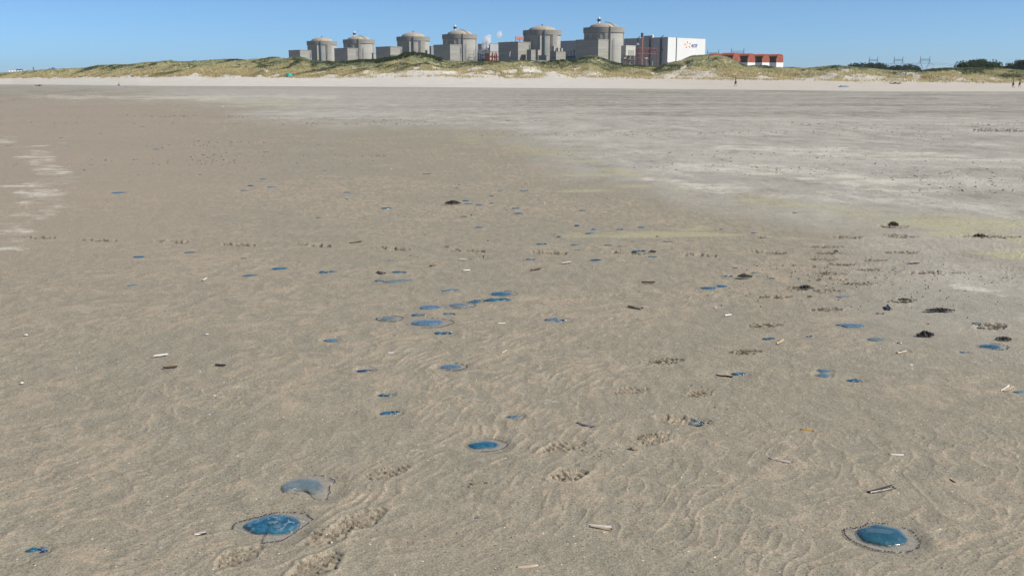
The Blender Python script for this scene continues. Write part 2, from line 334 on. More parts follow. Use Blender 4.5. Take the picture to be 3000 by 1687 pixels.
def build_sand():
    sy = np.concatenate([np.arange(1765, 262, -2.4), np.arange(262, 239.5, -1.2)])
    rr = np.array([H/math.tan(math.atan2(-ray(1500, y)[2], ray(1500, y)[1])) for y in sy])
    rr = np.concatenate([[.002, .4, .9, 1.5, 2.2, 2.7], rr, [2400, 4200, 9000, 22000]])
    inner = np.arctan((np.arange(-250, 3251, 2.7)-CX)/F/CP)
    lim = inner[-1]
    out_a = np.linspace(lim, math.pi, 60)[1:-1]
    ang = np.concatenate([[-math.pi], -out_a[::-1], inner, out_a])     # azimuth from +Y, ring closed by wrapping
    A, Rg = np.meshgrid(ang, rr); X = (Rg*np.sin(A)).ravel(); Y = (Rg*np.cos(A)).ravel(); R = Rg.ravel()
    nA, nR = len(ang), len(rr)
    hgt = np.zeros_like(X); crest = np.zeros_like(X)
    near = R < 900
    hgt[near], crest[near] = ground_height(X[near], Y[near], R[near])
    # level under the jellyfish
    def level(cx, cy, ra, z=0.0):
        i = np.where((np.abs(X-cx) < ra*2) & (np.abs(Y-cy) < ra*2))[0]
        if len(i) == 0: return
        d = np.hypot(X[i]-cx, Y[i]-cy)/ra; m = 1-sst(.85, 1.45, d)
        hgt[i] = hgt[i]*(1-m) + z*m
        crest[i] = crest[i]*(1-m)
    for x, y, w, k, s, l in J:
        g = G(x, y); level(g[0], g[1], w*mpp(y)*.62)
    for h in HERO:
        pts = [G(h['c'][0]+a*h['c'][2], h['c'][1]+b*h['c'][2]) for a, b in h['film']]
        cx = sum(p[0] for p in pts)/len(pts); cy = sum(p[1] for p in pts)/len(pts)
        level(cx, cy, .62*max(math.hypot(p[0]-cx, p[1]-cy) for p in pts)*1.5)
    crumb = np.zeros_like(X)
    for (px, py, L, W, an, dp) in FP:
        g = G(px, py); a = math.radians(an)
        i = np.where((np.abs(X-g[0]) < L) & (np.abs(Y-g[1]) < L))[0]
        if len(i) == 0: continue
        dx = X[i]-g[0]; dy = Y[i]-g[1]; u = dx*math.cos(a)+dy*math.sin(a); v = -dx*math.sin(a)+dy*math.cos(a)
        wv = W*.5*(1+.22*np.cos(np.clip(u/L*2*math.pi, -3.1, 3.1)*1.0-.5)); wv = wv*(1-.18*sst(0, .3*L, u))
        q = (np.abs(u/(L*.5))**2.6 + np.abs(v/wv)**2.6)**(1/2.6) + .22*(vn(dx*38+px, dy*38, 51)-.5)
        m = 1-sst(.82, 1.0, q); rim = np.exp(-((q-1.12)/.14)**2)
        tread = np.where(np.sin(2*math.pi*u/.030 + 2.2*vn(dx*22, dy*22, 53)) > .1, 1, 0)*(vn(dx*30, dy*30, 52+int(px) % 7) > .38)
        clod = vn(dx*60, dy*60, 57)*m
        sc_d = .62 if dp < .02 else .9; hgt[i] += -dp*sc_d*m*(1-.15*fbm(dx*10, dy*10, 54)) + m*tread*.0062 + clod*.0022 + rim*dp*.25*(.3+vn(dx*40, dy*40, 55))
        crest[i] = np.maximum(crest[i], .55*m)
        crumb[i] = np.maximum(crumb[i], m)
    darkened = np.where(np.hypot(X, Y) > 5.5, crumb, crumb*.3)  # prints and the left track are darkened in the sand colour
    px0, py0 = proj(X, Y, np.zeros_like(X)); trk = np.abs(py0-interp(px0, [(-50,303),(0,299),(50,291),(100,284),(150,276),(200,270),(260,262)]))
    darkened = np.maximum(darkened, (Y > 5)*(px0 < 262)*(px0 > -60)*(1-sst(.6, 1.7, trk))*.55)
    # albedo zones: wet, dry and algae-stained sand, laid out on the ground
    front = Y > .5; sx, ssy = proj(X, Y, np.zeros_like(X)); sx = np.where(front, sx, 1500); ssy = np.where(front, ssy, 1800)
    wob = fbm(X*.11, Y*.06, 61, 3)-.5; wob2 = fbm(X*.5, Y*.25, 62, 3)-.5; st = fbm(X*.03, Y*.35, 63, 3)-.5
    yb = interp(sx, [(-300,262),(300,268),(560,286),(700,322),(850,352),(1000,372),(1300,388),(1500,414),(1600,440),(1900,500),(1960,540),(2200,580),(2400,608),(2750,640),(3000,660),(3400,690)])
    span = 8+.06*(ssy-236)
    grey = 1-sst(-2.6, 2.6, (ssy-yb+wob*span*5+wob2*span*4)/span)
    grey = np.maximum(grey, .62*sst(2200, 2700, sx+wob*400)*(1-sst(850, 1150, ssy+wob2*120)))
    dry = np.zeros_like(X)
    def streak(pts, hw, s, e=.9, thr=.0, ends=60):
        yc = interp(sx, pts); lo, hi = pts[0][0], pts[-1][0]
        d = np.abs(ssy-yc + wob2*hw*1.6)/hw
        f = (1-sst(.0, 1.6, d + (wob2*1.6)*e + (fbm(X*.6, Y*1.2, 67, 4)-.5)*2.4)) * sst(lo-ends, lo+ends, sx) * (1-sst(hi-ends, hi+ends, sx))
        return np.clip(f, 0, 1)*s
    for pts, hw, s in [([(2090,438),(2400,446),(2700,462),(3100,486)], 17, .9), ([(1950,486),(2250,502),(2500,522),(2790,542)], 18, .9),
                       ([(1880,522),(2030,545),(2150,566),(2290,582)], 15, .95), ([(2780,842),(2900,868),(3100,905)], 22, .9), ([(2820,820),(2870,838)],10,.7), ([(2960,915),(3100,930)],14,.7),
                       ([(60,286),(250,286),(600,284),(1000,285)], 8, .75), ([(200,252),(1500,262)], 2.5, .35), ([(1000,289),(1800,300),(2800,306)], 6, .25),
                       ([(600,324),(1400,350),(3100,368)], 10, .22), ([(300,331),(520,336),(900,343)], 5, .3), ([(430,318),(620,322)], 3, .35)]:
        dry = np.maximum(dry, streak(pts, hw, s))
    def blot(cx, cy, rx, ry, s, rag=1.2, sh=0):
        u = (sx-cx-(ssy-cy)*sh)/rx; v = (ssy-cy)/ry
        return s*(1-sst(.1, 1.15, np.sqrt(u*u+v*v) + wob2*rag*2.0 + st*rag*1.2 + rag*(fbm(X*.7, Y*1.6, 66, 4)-.5)*2.2))
    left = np.zeros_like(X)
    for b in [(95,450,52,22),(130,486,68,15),(165,505,40,8),(195,525,36,9),(105,560,62,24),(120,590,40,6),(120,605,82,10),(45,648,70,16),(20,690,62,26),(15,722,55,16),(20,413,34,8),(60,735,40,10)]:
        left = np.maximum(left, blot(b[0], b[1], b[2]*1.2, b[3]*1.2, 1.0, 1.7))
    left = np.maximum(left, (1-sst(.6, 1.5, np.abs(sx-interp(ssy, [(420,90),(470,120),(520,165),(560,110),(610,130),(650,50),(740,10)]))/interp(ssy, [(420,50),(470,45),(520,60),(600,75),(700,60)])))*sst(425, 450, ssy)*(1-sst(715, 750, ssy))*.8)
    dry = np.minimum(np.maximum(dry, left*.62), .62)
    alg = np.zeros_like(X)
    alg = np.maximum(alg, np.exp(-((ssy-yb-8)/(span*1.1))**2)*sst(900, 1500, sx)*sst(-.12, .2, wob2+.05)*.75)
    for b in [(1450,440,160,14),(1800,500,190,24),(1900,545,180,14),(2080,625,140,15),(2050,660,70,10),(2780,680,230,28),(2930,660,160,12),(2940,752,190,18),(2870,818,170,9),(2600,775,60,9),
              (2730,868,60,10),(1980,690,150,7),(2350,700,100,8),(2720,850,50,8),(2250,740,160,10),(2510,608,60,5),(1700,560,120,8),(1250,510,100,7),(560,288,60,4),(760,300,110,8),(850,312,90,7)]:
        alg = np.maximum(alg, blot(*b, .9, 1.6))
    alg = np.clip(alg, 0, 1)
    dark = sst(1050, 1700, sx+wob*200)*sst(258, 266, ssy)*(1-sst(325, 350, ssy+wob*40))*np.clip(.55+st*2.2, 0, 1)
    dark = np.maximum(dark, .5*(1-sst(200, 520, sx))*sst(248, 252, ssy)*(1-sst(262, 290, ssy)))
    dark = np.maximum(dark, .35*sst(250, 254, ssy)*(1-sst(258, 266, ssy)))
    inf = interp(sx, BASE)
    warm = (1-sst(250, 900, sx+wob*300))*sst(262, 300, ssy)*(1-sst(640, 950, ssy))*.9
    for pts, hw, s in [([(400,345),(600,342),(1000,350)], 4, .9), ([(820,352),(1000,368),(1100,374)], 7, .8), ([(2850,380),(3100,386)], 8, .9), ([(150,268),(270,260)], 2, .9), ([(0,299),(100,283),(230,264)], 2.4, 1.0), ([(0,282),(140,270)],2,.6)]:
        warm = np.maximum(warm, streak(pts, hw, s, .4, ends=20))
    for b in [(2440,745,110,26),(2430,790,90,16),(2460,840,100,14),(2700,760,180,10)]:
        warm = np.maximum(warm, blot(*b, .8, 1.0))
    V = np.stack([X, Y, hgt], 1)
    # centre vertex and faces
    ii, jj = np.meshgrid(np.arange(nR-1), np.arange(nA), indexing='ij'); j2 = (jj+1) % nA
    Q = np.stack([ii*nA+jj, (ii+1)*nA+jj, (ii+1)*nA+j2, ii*nA+j2], -1).reshape(-1, 4)
    V = np.concatenate([V, [[0, 0, 0]]]); c = len(V)-1
    o = mesh_np('sand', V, Q[:, ::-1], None, None, True)
    # close the little hole under the camera
    z1 = lambda a: np.append(a, 0.)
    vcol(o, 'zoneA', np.stack([z1(np.clip(dry,0,1)), z1(grey), z1(alg), z1(darkened)], 1)); vcol(o, 'zoneB', np.stack([z1(dark), z1(np.clip(warm,0,1)), z1(crest)], 1))
    tag(o, kind='structure'); return o
sand = build_sand()

def sand_material():
    m = mat('beach_sand', rough=.92); t = NT(m); P = t.pos(); t.b.inputs['Specular IOR Level'].default_value = .25
    A = t.attr('zoneA'); B = t.attr('zoneB'); dry, grey, alg = A[0], A[1], A[2]; dark, warm, crest = B[0], B[1], B[2]
    n_f = t.noise(P, 2.0, 3); n_m = t.noise(t.map(P, (1,.6,1), (0,0,.6)), 11, 3, .6); n_g = t.noise(P, 330, 2, .7); n_l = t.noise(t.map(P, (.5,1,1)), .25, 4, .6); n_g2 = t.noise(P, 120, 2, .6)
    base = t.mix(t.ramp(n_f, .3, .7), (.262,.240,.190), (.285,.254,.199))
    base = t.mix(t.math('MULTIPLY', t.ramp(n_m, .5, .72), .22), base, (.35,.285,.195))
    base = t.mix(t.math('MULTIPLY', t.ramp(t.math('ADD', crest, t.math('MULTIPLY', n_m, .5)), .40, 1.0), .66), base, (.41,.330,.245))
    tan = t.math('MULTIPLY', t.ramp(t.noise(t.map(P, (1.6,.8,1)), 3.4, 4, .7), .58, .74), .26)
    base = t.mix(tan, base, (.37,.262,.150))
    ob = t.noise(t.map(P, (13,5.0,1), (0,0,.5)), 1.0, 4, .65); base = t.mix(t.math('MULTIPLY', t.ramp(ob, .5, .66), .42), base, (.37,.32,.25)); base = t.mix(t.math('MULTIPLY', t.ramp(ob, .5, .34), .38), base, (.185,.172,.138)); n60 = t.noise(P, 62, 3, .75)
    base = t.mix(t.math('MULTIPLY', warm, t.ramp(n_l, .2, .7, .35, .8)), base, (.325,.270,.215))
    g1 = t.mix(t.ramp(n_l, .35, .65), (.345,.326,.293), (.388,.366,.327))
    fine = t.noise(t.map(P, (.6,1,1)), 3.0, 3, .7)
    g1 = t.mix(t.math('MULTIPLY', t.ramp(fine, .55, .75), .6), g1, (.46,.44,.395))
    sp = t.noise(t.map(P, (.9,.38,1)), 1.0, 5, .8); sp2 = t.noise(t.map(P, (.05,.13,1)), 1.0, 5, .75)  # pale and dark speckle painted for the shading of relief not modelled
    g1 = t.mix(t.math('MULTIPLY', t.ramp(sp, .51, .64), .8), g1, (.49,.465,.415)); g1 = t.mix(t.math('MULTIPLY', t.ramp(sp, .49, .36), .6), g1, (.21,.19,.155))
    g1 = t.mix(t.math('MULTIPLY', t.ramp(sp2, .5, .66), .5), g1, (.45,.43,.385)); g1 = t.mix(t.math('MULTIPLY', t.ramp(sp2, .48, .36), .45), g1, (.27,.255,.215))
    base = t.mix(grey, base, g1)
    streaky = t.noise(t.map(P, (.25,1,1)), .55, 5, .75)
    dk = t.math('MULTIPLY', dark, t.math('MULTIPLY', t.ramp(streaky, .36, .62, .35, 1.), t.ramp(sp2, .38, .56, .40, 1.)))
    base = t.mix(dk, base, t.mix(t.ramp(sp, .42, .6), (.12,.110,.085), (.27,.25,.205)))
    base = t.mix(t.math('MULTIPLY', t.ramp(t.math('ADD', alg, t.math('MULTIPLY', t.math('SUBTRACT', t.noise(t.map(P, (.35,1,1)), 1.2, 7, .8), .5), 2.2)), .28, .95), .55), base, (.42,.395,.235))
    base = t.mix(t.math('MULTIPLY', t.ramp(t.math('ADD', dry, t.math('MULTIPLY', t.math('SUBTRACT', t.noise(t.map(P, (.6,.9,1)), 1.7, 8, .85), .5), 4.2)), .42, .92), .85), base, (.56,.53,.465))
    va = t.n.new('ShaderNodeVertexColor'); va.layer_name = 'zoneA'; base = t.mix(t.math('MULTIPLY', va.outputs[1], t.ramp(t.noise(P, 26, 3, .7), .42, .56)), base, (.075,.062,.042))
    # loose grains: dark and light specks
    gr = t.math('ADD', t.ramp(n_g, .25, .75, .70, 1.28), t.math('SUBTRACT', t.ramp(n_g2, .3, .7, .80, 1.20), 1.)); gr = t.math('ADD', gr, t.math('SUBTRACT', t.ramp(n60, .3, .7, .86, 1.14), 1.))
    base = t.mix(1., base, (ALB*.985, ALB*.97, ALB*.93), 'MULTIPLY')
    vm = t.n.new('ShaderNodeVectorMath'); vm.operation = 'SCALE'; t.link(base, vm.inputs[0]); t.link(gr, vm.inputs['Scale']); base = vm.outputs[0]
    v1 = t.voro(P, 34); c1 = t.voro(P, 34, 1, 'Color'); q = t.n.new('ShaderNodeSeparateColor'); t.link(c1, q.inputs[0])
    base = t.mix(t.math('MULTIPLY', t.math('LESS_THAN', v1, .13), t.math('GREATER_THAN', q.outputs[0], .62)), base, (.05,.042,.035))
    base = t.mix(t.math('MULTIPLY', t.math('LESS_THAN', v1, .12), t.math('LESS_THAN', q.outputs[0], .10)), base, (.62,.56,.46))
    base = t.mix(t.math('MULTIPLY', t.math('LESS_THAN', t.voro(t.map(P, (.6,1,1)), 3.6), .11), t.math('MULTIPLY', grey, .55)), base, (.12,.105,.075))
    t.col(base)
    hb = t.math('ADD', t.math('MULTIPLY', n_g, .0012), t.math('ADD', t.math('MULTIPLY', n_g2, .0022), t.math('MULTIPLY', t.noise(P, 28, 3), .004)))
    hb = t.math('ADD', hb, t.math('MULTIPLY', n60, .004)); hb = t.math('ADD', hb, t.math('MULTIPLY', t.math('MULTIPLY', fine, grey), .05))
    hb = t.math('ADD', hb, t.math('MULTIPLY', t.math('MULTIPLY', streaky, dark), .25))
    t.bump(hb, .9, 1.0)
    return m
sand.data.materials.append(sand_material())

# ------------------------------------------------------------------ dunes
SKY = [(-700,226),(-300,222),(0,218),(60,216),(100,213),(150,209),(180,207),(230,204),(290,201),(320,197),(340,193),(380,191.5),(430,191),(470,184),(500,183),(547,180),(574,182.5),(615,181),(673,177),(712,174.5),(760,177),(799,173),(828,169),(848,168.5),(858,172),(873,173),(887,167.5),(912,167),(927,174),(941,179.5),(984,181),(1018,182),(1053,178),(1096,175),(1122,177),(1148,173),(1182,165),(1200,158),(1225,157),(1251,160),(1274,166),(1292,172),(1318,179),(1337,181),(1430,183),(1481,180.5),(1533,178),(1557,180),(1585,182),(1620,180),(1645,175.5),(1666,179),(1692,172),(1705,168),(1721,164.5),(1737,166),(1761,173),(1778,180),(1804,188),(1847,191),(1881,195),(1909,197),(1923,190),(1959,182),(1978,176),(1994,169),(2007,163.5),(2045,163),(2074,164),(2105,168.5),(2121,176),(2135,184),(2147,191),(2161,195),(2178,193),(2212,194),(2230,198),(2256,200),(2290,199),(2316,202),(2359,199),(2402,194.5),(2437,196),(2470,200),(2516,203),(2563,209),(2610,209),(2656,208),(2680,203),(2703,202),(2738,200.5),(2761,202),(2796,201),(2854,201.5),(2912,206),(2959,210),(3000,213),(3300,205),(3700,212)]
FOOT = [(-700,236),(0,229.5),(200,229),(400,226.5),(600,225.5),(780,225),(950,227),(1000,227),(1240,222),(1500,226),(1700,227),(1900,229),(2150,231),(2400,235),(2600,238),(3000,245),(3700,250)]
def r_flat(sx):
    y = interp(sx, BASE); k = (CY-y)/F
    # distance along the ground of that picture point
    d1 = CP + k*SP; d2 = -SP + k*CP; x = (sx-CX)/F; tt = -H/d2; return tt*np.hypot(x, d1)
def slope_of(sx, y):
    k = (CY-y)/F; x = (sx-CX)/F; return (-SP + k*CP)/np.hypot(x, CP + k*SP)
def dune_xyz(sx, t):
    """t 0: edge of the flat, 1: foot of the grass, 2: crest, 3+: behind"""
    r0 = r_flat(sx); r1 = r0 + interp(sx, [(-700,70),(0,60),(1000,70),(1500,95),(2000,130),(3000,170),(3700,180)]); r2 = r1+interp(sx, [(-700,60),(1100,60),(1300,80),(3700,75)])
    z1 = H + r1*slope_of(sx, interp(sx, FOOT)); z2 = H + r2*slope_of(sx, interp(sx, SKY))
    r = np.where(t < 1, r0+(r1-r0)*t, np.where(t < 2, r1+(r2-r1)*(t-1), r2+(t-2)*45))
    zb = np.clip(t-2, 0, 3)
    z = np.where(t < 1, -.12+(z1+.12)*np.clip(t, 0, 1)**.85, np.where(t < 2, z1+(z2-z1)*np.clip(t-1, 0, 1)**.78, z2 - zb*zb*(z2+2)/4.0 - .25*zb))
    az = np.arctan2((sx-CX)/F, CP)
    X = r*np.sin(az); Y = r*np.cos(az)
    env = np.clip((t-.75)*1.6, 0, 1)*np.clip((2.0-t)*2.2, 0, 1)
    dx = X+.6*r
    hum = (fbm(X/11, r/16, 71, 3)-.5)*4.6 + (fbm((X-.9*r)/6.0, (r)/22, 73, 3)-.5)*3.0*np.clip((1500-sx)/900, 0, 1) + (fbm(X/3.2, r/3.6, 75, 2)-.5)*.9
    hum2 = (1-np.abs(2*fbm(X/18, r/12, 76, 3)-1))**3*2.0
    z = z + env*(hum*1.0+hum2*1.0-1.0)*interp(t, [(0,.3),(1.2,.6),(1.5,1)]) + (fbm(X/2.5, r/2.5, 77, 2)-.5)*.35*sst(1.2, 1.9, t) + (fbm(X/5, r/5, 78, 2)-.5)*.35*np.clip(t*2, 0, 1)
    cap = H + r*slope_of(sx, interp(sx, SKY)) - .42 - .2*np.clip(2-t, 0, 1) + (fbm(X/4, r/4, 79, 2)-.5)*.5
    z = np.where(t > .9, np.minimum(z, cap) , z)
    return X, Y, z
def grassness(X, Y, Z, sx, t):
    s_x, s_y = proj(X, Y, Z)
    pn = fbm(X/7, Y/9, 81, 3); pn2 = fbm(X/2.2, Y/3, 82, 2)
    rag = interp(sx, [(0,.03),(900,.05),(1100,.18),(1300,.40),(1900,.42),(3000,.52)])
    tc = interp(sx, [(0,1.),(950,1.),(1300,1.10),(3000,1.14)]); rag = np.minimum(rag, .30)
    g = sst(tc-rag*.8, tc+rag*1.1, t + (pn-.5)*rag*3.6 + (pn2-.5)*.16)
    # bare sand: the path over the big dune and the gap further along
    path = np.interp(s_y, [164,186,212,236], [2030,2021,1991,1950]); bare = (np.abs(s_x-path) < (3+ (s_y-186)*.28))*(s_y > 182)
    gap = np.interp(s_y, [213,222,243], [2672,2690,2676]); bare |= (np.abs(s_x-gap) < np.interp(s_y, [212,218,245], [16,14,7]))*(s_y > 212)
    bare |= (pn > .74)*(t < 1.3)*(sx > 780)
    return np.where(bare, g*.08, g), pn, pn2
def build_dunes():
    sx = np.arange(-500, 3560, 3.2); t = np.concatenate([np.linspace(0, .9, 20), np.linspace(.93, 2.05, 62), np.linspace(2.15, 5, 12)])
    S, T = np.meshgrid(sx, t); X, Y, Z = dune_xyz(S.ravel(), T.ravel()); g, pn, pn2 = grassness(X, Y, Z, S.ravel(), T.ravel())
    nS, nT = len(sx), len(t); ii, jj = np.meshgrid(np.arange(nT-1), np.arange(nS-1), indexing='ij')
    Q = np.stack([ii*nS+jj, ii*nS+jj+1, (ii+1)*nS+jj+1, (ii+1)*nS+jj], -1).reshape(-1, 4)
    o = mesh_np('dunes', np.stack([X, Y, Z], 1), Q, None, None, True)
    vcol(o, 'cover', np.stack([g, sst(1350, 2300, S.ravel()+(fbm(X/30, Y/30, 97, 2)-.5)*500), np.clip(T.ravel()/3, 0, 1)], 1)); tag(o, kind='structure')
    m = mat('dune_sand_and_thatch', rough=.95); t_ = NT(m); A = t_.attr('cover'); P = t_.pos()
    n1 = t_.noise(P, .35, 4, .7); n2 = t_.noise(P, 2.2, 3, .7)
    s = t_.mix(t_.ramp(n1, .3, .7), (.53,.495,.435), (.59,.555,.495)); s = t_.mix(t_.math('MULTIPLY', t_.ramp(t_.noise(t_.map(P,(.15,1,1)), .08, 3), .5, .7), .35), s, (.50,.41,.33))
    s = t_.mix(t_.math('MULTIPLY', A[1], t_.ramp(n1, .25, .75, .45, 1.)), s, (.475,.425,.36)); gcol = t_.mix(t_.ramp(n1, .35, .65), (.36,.33,.19), (.20,.21,.11)); gcol = t_.mix(t_.ramp(n2, .5, .7), gcol, (.42,.38,.22))
    t_.col(t_.mix(1., t_.mix(t_.ramp(t_.math('ADD', A[0], t_.math('MULTIPLY', t_.math('SUBTRACT', n2, .5), .8)), .35, .7), s, gcol), (ALB*1.0, ALB*.99, ALB*.98), 'MULTIPLY'))
    t_.bump(t_.noise(P, 1.2, 4), .5, .3); o.data.materials.append(m)
build_dunes()
def blade_mesh(name, X, Y, Z, hgt, wid, colr, nb, mt, lean=(-.15, 0), spread=.6, kind='stuff', label=None, cat=None):
    """many tufts in one object: each tuft nb bent blades of two quads"""
    n = len(X); N = n*nb; r = RNG
    bx = np.repeat(X, nb)+r.normal(0, .18, N)*np.repeat(wid, nb)*3; by = np.repeat(Y, nb)+r.normal(0, .18, N)*np.repeat(wid, nb)*3; bz = np.repeat(Z, nb)-.08
    h = np.repeat(hgt, nb)*r.uniform(.6, 1.15, N); w = np.repeat(wid, nb)*r.uniform(.6, 1.3, N)
    a = r.uniform(0, 2*math.pi, N); ox = np.cos(a)*spread*h*r.uniform(.2, 1, N)+lean[0]*h; oy = np.sin(a)*spread*h*r.uniform(.2, 1, N)+lean[1]*h
    fa = r.uniform(0, math.pi, N); wx = np.cos(fa)*w*.5; wy = np.sin(fa)*w*.5
    V = np.zeros((N, 6, 3), np.float32)
    for k, (f, hz, ws) in enumerate(((0, 0, .8), (.4, .62, 1), (1, 1, .25))):
        V[:, 2*k, 0] = bx+ox*f-wx*ws; V[:, 2*k, 1] = by+oy*f-wy*ws; V[:, 2*k, 2] = bz+h*hz
        V[:, 2*k+1, 0] = bx+ox*f+wx*ws; V[:, 2*k+1, 1] = by+oy*f+wy*ws; V[:, 2*k+1, 2] = bz+h*hz
    b = np.arange(N)*6; Q = np.concatenate([np.stack([b, b+1, b+3, b+2], 1), np.stack([b+2, b+3, b+5, b+4], 1)])
    o = mesh_np(name, V.reshape(-1, 3), Q, mt)
    c = np.repeat(colr, nb, 0)*r.uniform(.9, 1.1, (N, 1)); vcol(o, 'tint', np.clip(np.repeat(c, 6, 0), 0, 1))
    tag(o, label, cat, kind=kind); return o
def tint_mat(name, rough=.8, trans=.0):
    m = mat(name, rough=rough); t = NT(m); v = t.n.new('ShaderNodeVertexColor'); v.layer_name = 'tint'; vc = t.mix(1., v.outputs[0], (ALB*1.18, ALB*1.19, ALB*1.24), 'MULTIPLY'); t.col(vc); t.b.inputs['Specular IOR Level'].default_value = .2
    tr = t.n.new('ShaderNodeBsdfTranslucent'); t.link(vc, tr.inputs[0]); mx = t.n.new('ShaderNodeMixShader'); mx.inputs[0].default_value = .42
    t.link(t.b.outputs[0], mx.inputs[1]); t.link(tr.outputs[0], mx.inputs[2]); t.link(mx.outputs[0], t.n['Material Output'].inputs['Surface'])
    return m
M['grass'] = tint_mat('marram_grass_blades'); M['leaf'] = tint_mat('leaf_clumps')
def build_dune_grass():
    n = 330000
    sx = RNG.uniform(-120, 3120, n); t = RNG.uniform(.55, 2.08, n)
    X, Y, Z = dune_xyz(sx, t); g, pn, pn2 = grassness(X, Y, Z, sx, t)
    keep = RNG.uniform(0, 1, n) < np.clip(g*1.0+.012*(t > .8), 0, 1)
    sx, t, X, Y, Z, g, pn, pn2 = [a[keep] for a in (sx, t, X, Y, Z, g, pn, pn2)]
    big = fbm(X/14, Y/20, 91, 3); st = fbm((X-.9*np.hypot(X, Y))/5.0, np.hypot(X, Y)/25, 92, 3)
    up = np.clip(t-1, 0, 1); green = np.clip((big-.5)*3.4 + (up-.36)*1.7*interp(sx,[(0,.9),(1100,1.3),(3000,1.5)]) + (st-.5)*5.0*interp(sx,[(0,1),(1000,1),(1400,.45)]) + .15*(sx < 1100), -1, 1)[:, None]
    low = (1-sst(1.0, 1.35, t))[:, None]
    straw = np.array([.52,.46,.25]); olive = np.array([.19,.215,.105]); dg = np.array([.065,.085,.045]); org = np.array([.54,.41,.22]); pg = np.array([.36,.39,.24])
    c = np.where(green < 0, straw+(straw-olive)*green*-.15, straw*(1-green)+olive*green)
    c = np.where(green > .45, c*(1-(green-.45)*1.5)+dg*(green-.45)*1.5, c)
    c = c*(1-low*.45)+org*low*.45
    pgm = (fbm(X/9, Y/9, 95, 2) > .58)[:, None]*(up > .4)[:, None]; c = np.where(pgm, c*.45+pg*.55, c)
    h = RNG.uniform(.35, .72, len(X))*(.8+.5*(pn2)); w = RNG.uniform(.07, .15, len(X)); c = c*RNG.uniform(.85, 1.15, (len(X), 1))
    blade_mesh('dune_grass', X, Y, Z, h, w, c, 4, M['grass'], lean=(-.25, .05), label='straw and olive marram grass covering the dunes', cat='grass')
build_dune_grass()
def leaf_cloud(name, P, size, colr, parent=None, mt=None):
    n = len(P); r = RNG; a = r.normal(size=(n, 3)); a /= np.linalg.norm(a, axis=1)[:, None]; b = np.cross(a, r.normal(size=(n, 3))); b /= np.linalg.norm(b, axis=1)[:, None]
    s = (size*r.uniform(.6, 1.3, n))[:, None]; V = np.stack([P-a*s-b*s*.6, P+a*s-b*s*.5, P+a*s*.7+b*s*.7, P-a*s*.8+b*s*.6], 1)
    o = mesh_np(name, V.reshape(-1, 3), np.arange(n*4), mt or M['leaf'], parent); vcol(o, 'tint', np.clip(np.repeat(colr, 4, 0), 0, 1)); return o
def build_scrub():
    pts = []; cols = []
    def bush(sx, t, rad, ht, n):
        X, Y, Z = [float(q) for q in dune_xyz(np.array(float(sx)), np.array(float(t)))]
        d = RNG.normal(size=(n, 3)); d /= np.linalg.norm(d, axis=1)[:, None]; d[:, 2] = np.abs(d[:, 2])
        rr = RNG.uniform(.55, 1.0, (n, 1)); p = np.array([X, Y, Z]) + d*rr*np.array([rad, rad, ht]); pts.append(p)
        c = np.array([.045,.062,.026])*RNG.uniform(.6, 1.5)*RNG.uniform(.7, 1.4, (n, 1)); cols.append(c)
    for k in range(300):
        sx = RNG.uniform(1120, 1300); top = 1.97 if sx < 1290 else 1.9
        bush(sx, RNG.uniform(1.62, top), RNG.uniform(.9, 1.8), RNG.uniform(.7, 1.4), 90)
    for k in range(70): bush(RNG.uniform(960, 1140), RNG.uniform(1.72, 1.98), RNG.uniform(.8, 1.5), RNG.uniform(.5, .9), 60)
    for k in range(110): bush(RNG.uniform(1560, 1700), RNG.uniform(1.7, 1.97), RNG.uniform(.8, 1.4), RNG.uniform(.4, .9), 60)
    for k in range(60): bush(RNG.uniform(1770, 1900), RNG.uniform(1.65, 1.85), RNG.uniform(.8, 1.5), RNG.uniform(.4, .8), 60)
    for k in range(45): bush(RNG.uniform(640, 760), RNG.uniform(1.9, 1.99), RNG.uniform(.7, 1.2), RNG.uniform(.4, .8), 50)
    for k in range(70): bush(RNG.uniform(2330, 2480), RNG.uniform(1.7, 1.98), RNG.uniform(.7, 1.4), RNG.uniform(.4, .8), 50)
    for k in range(60): bush(RNG.uniform(2640, 2860), RNG.uniform(1.8, 1.98), RNG.uniform(.7, 1.2), RNG.uniform(.4, .8), 50)
    for k in range(160): bush(RNG.uniform(400, 3000), RNG.uniform(1.25, 1.97), RNG.uniform(.4, .9), RNG.uniform(.3, .6), 30)
    for sx, t in [(548,1.97),(545,1.96),(612,1.97),(180,1.97)]: bush(sx, t, 1.2, 1.0, 60)
    o = leaf_cloud('dune_scrub', np.concatenate(pts), .16, np.concatenate(cols)); tag(o, 'low dark green scrub matting the dune tops before the power station', 'scrub', kind='stuff')
build_scrub()

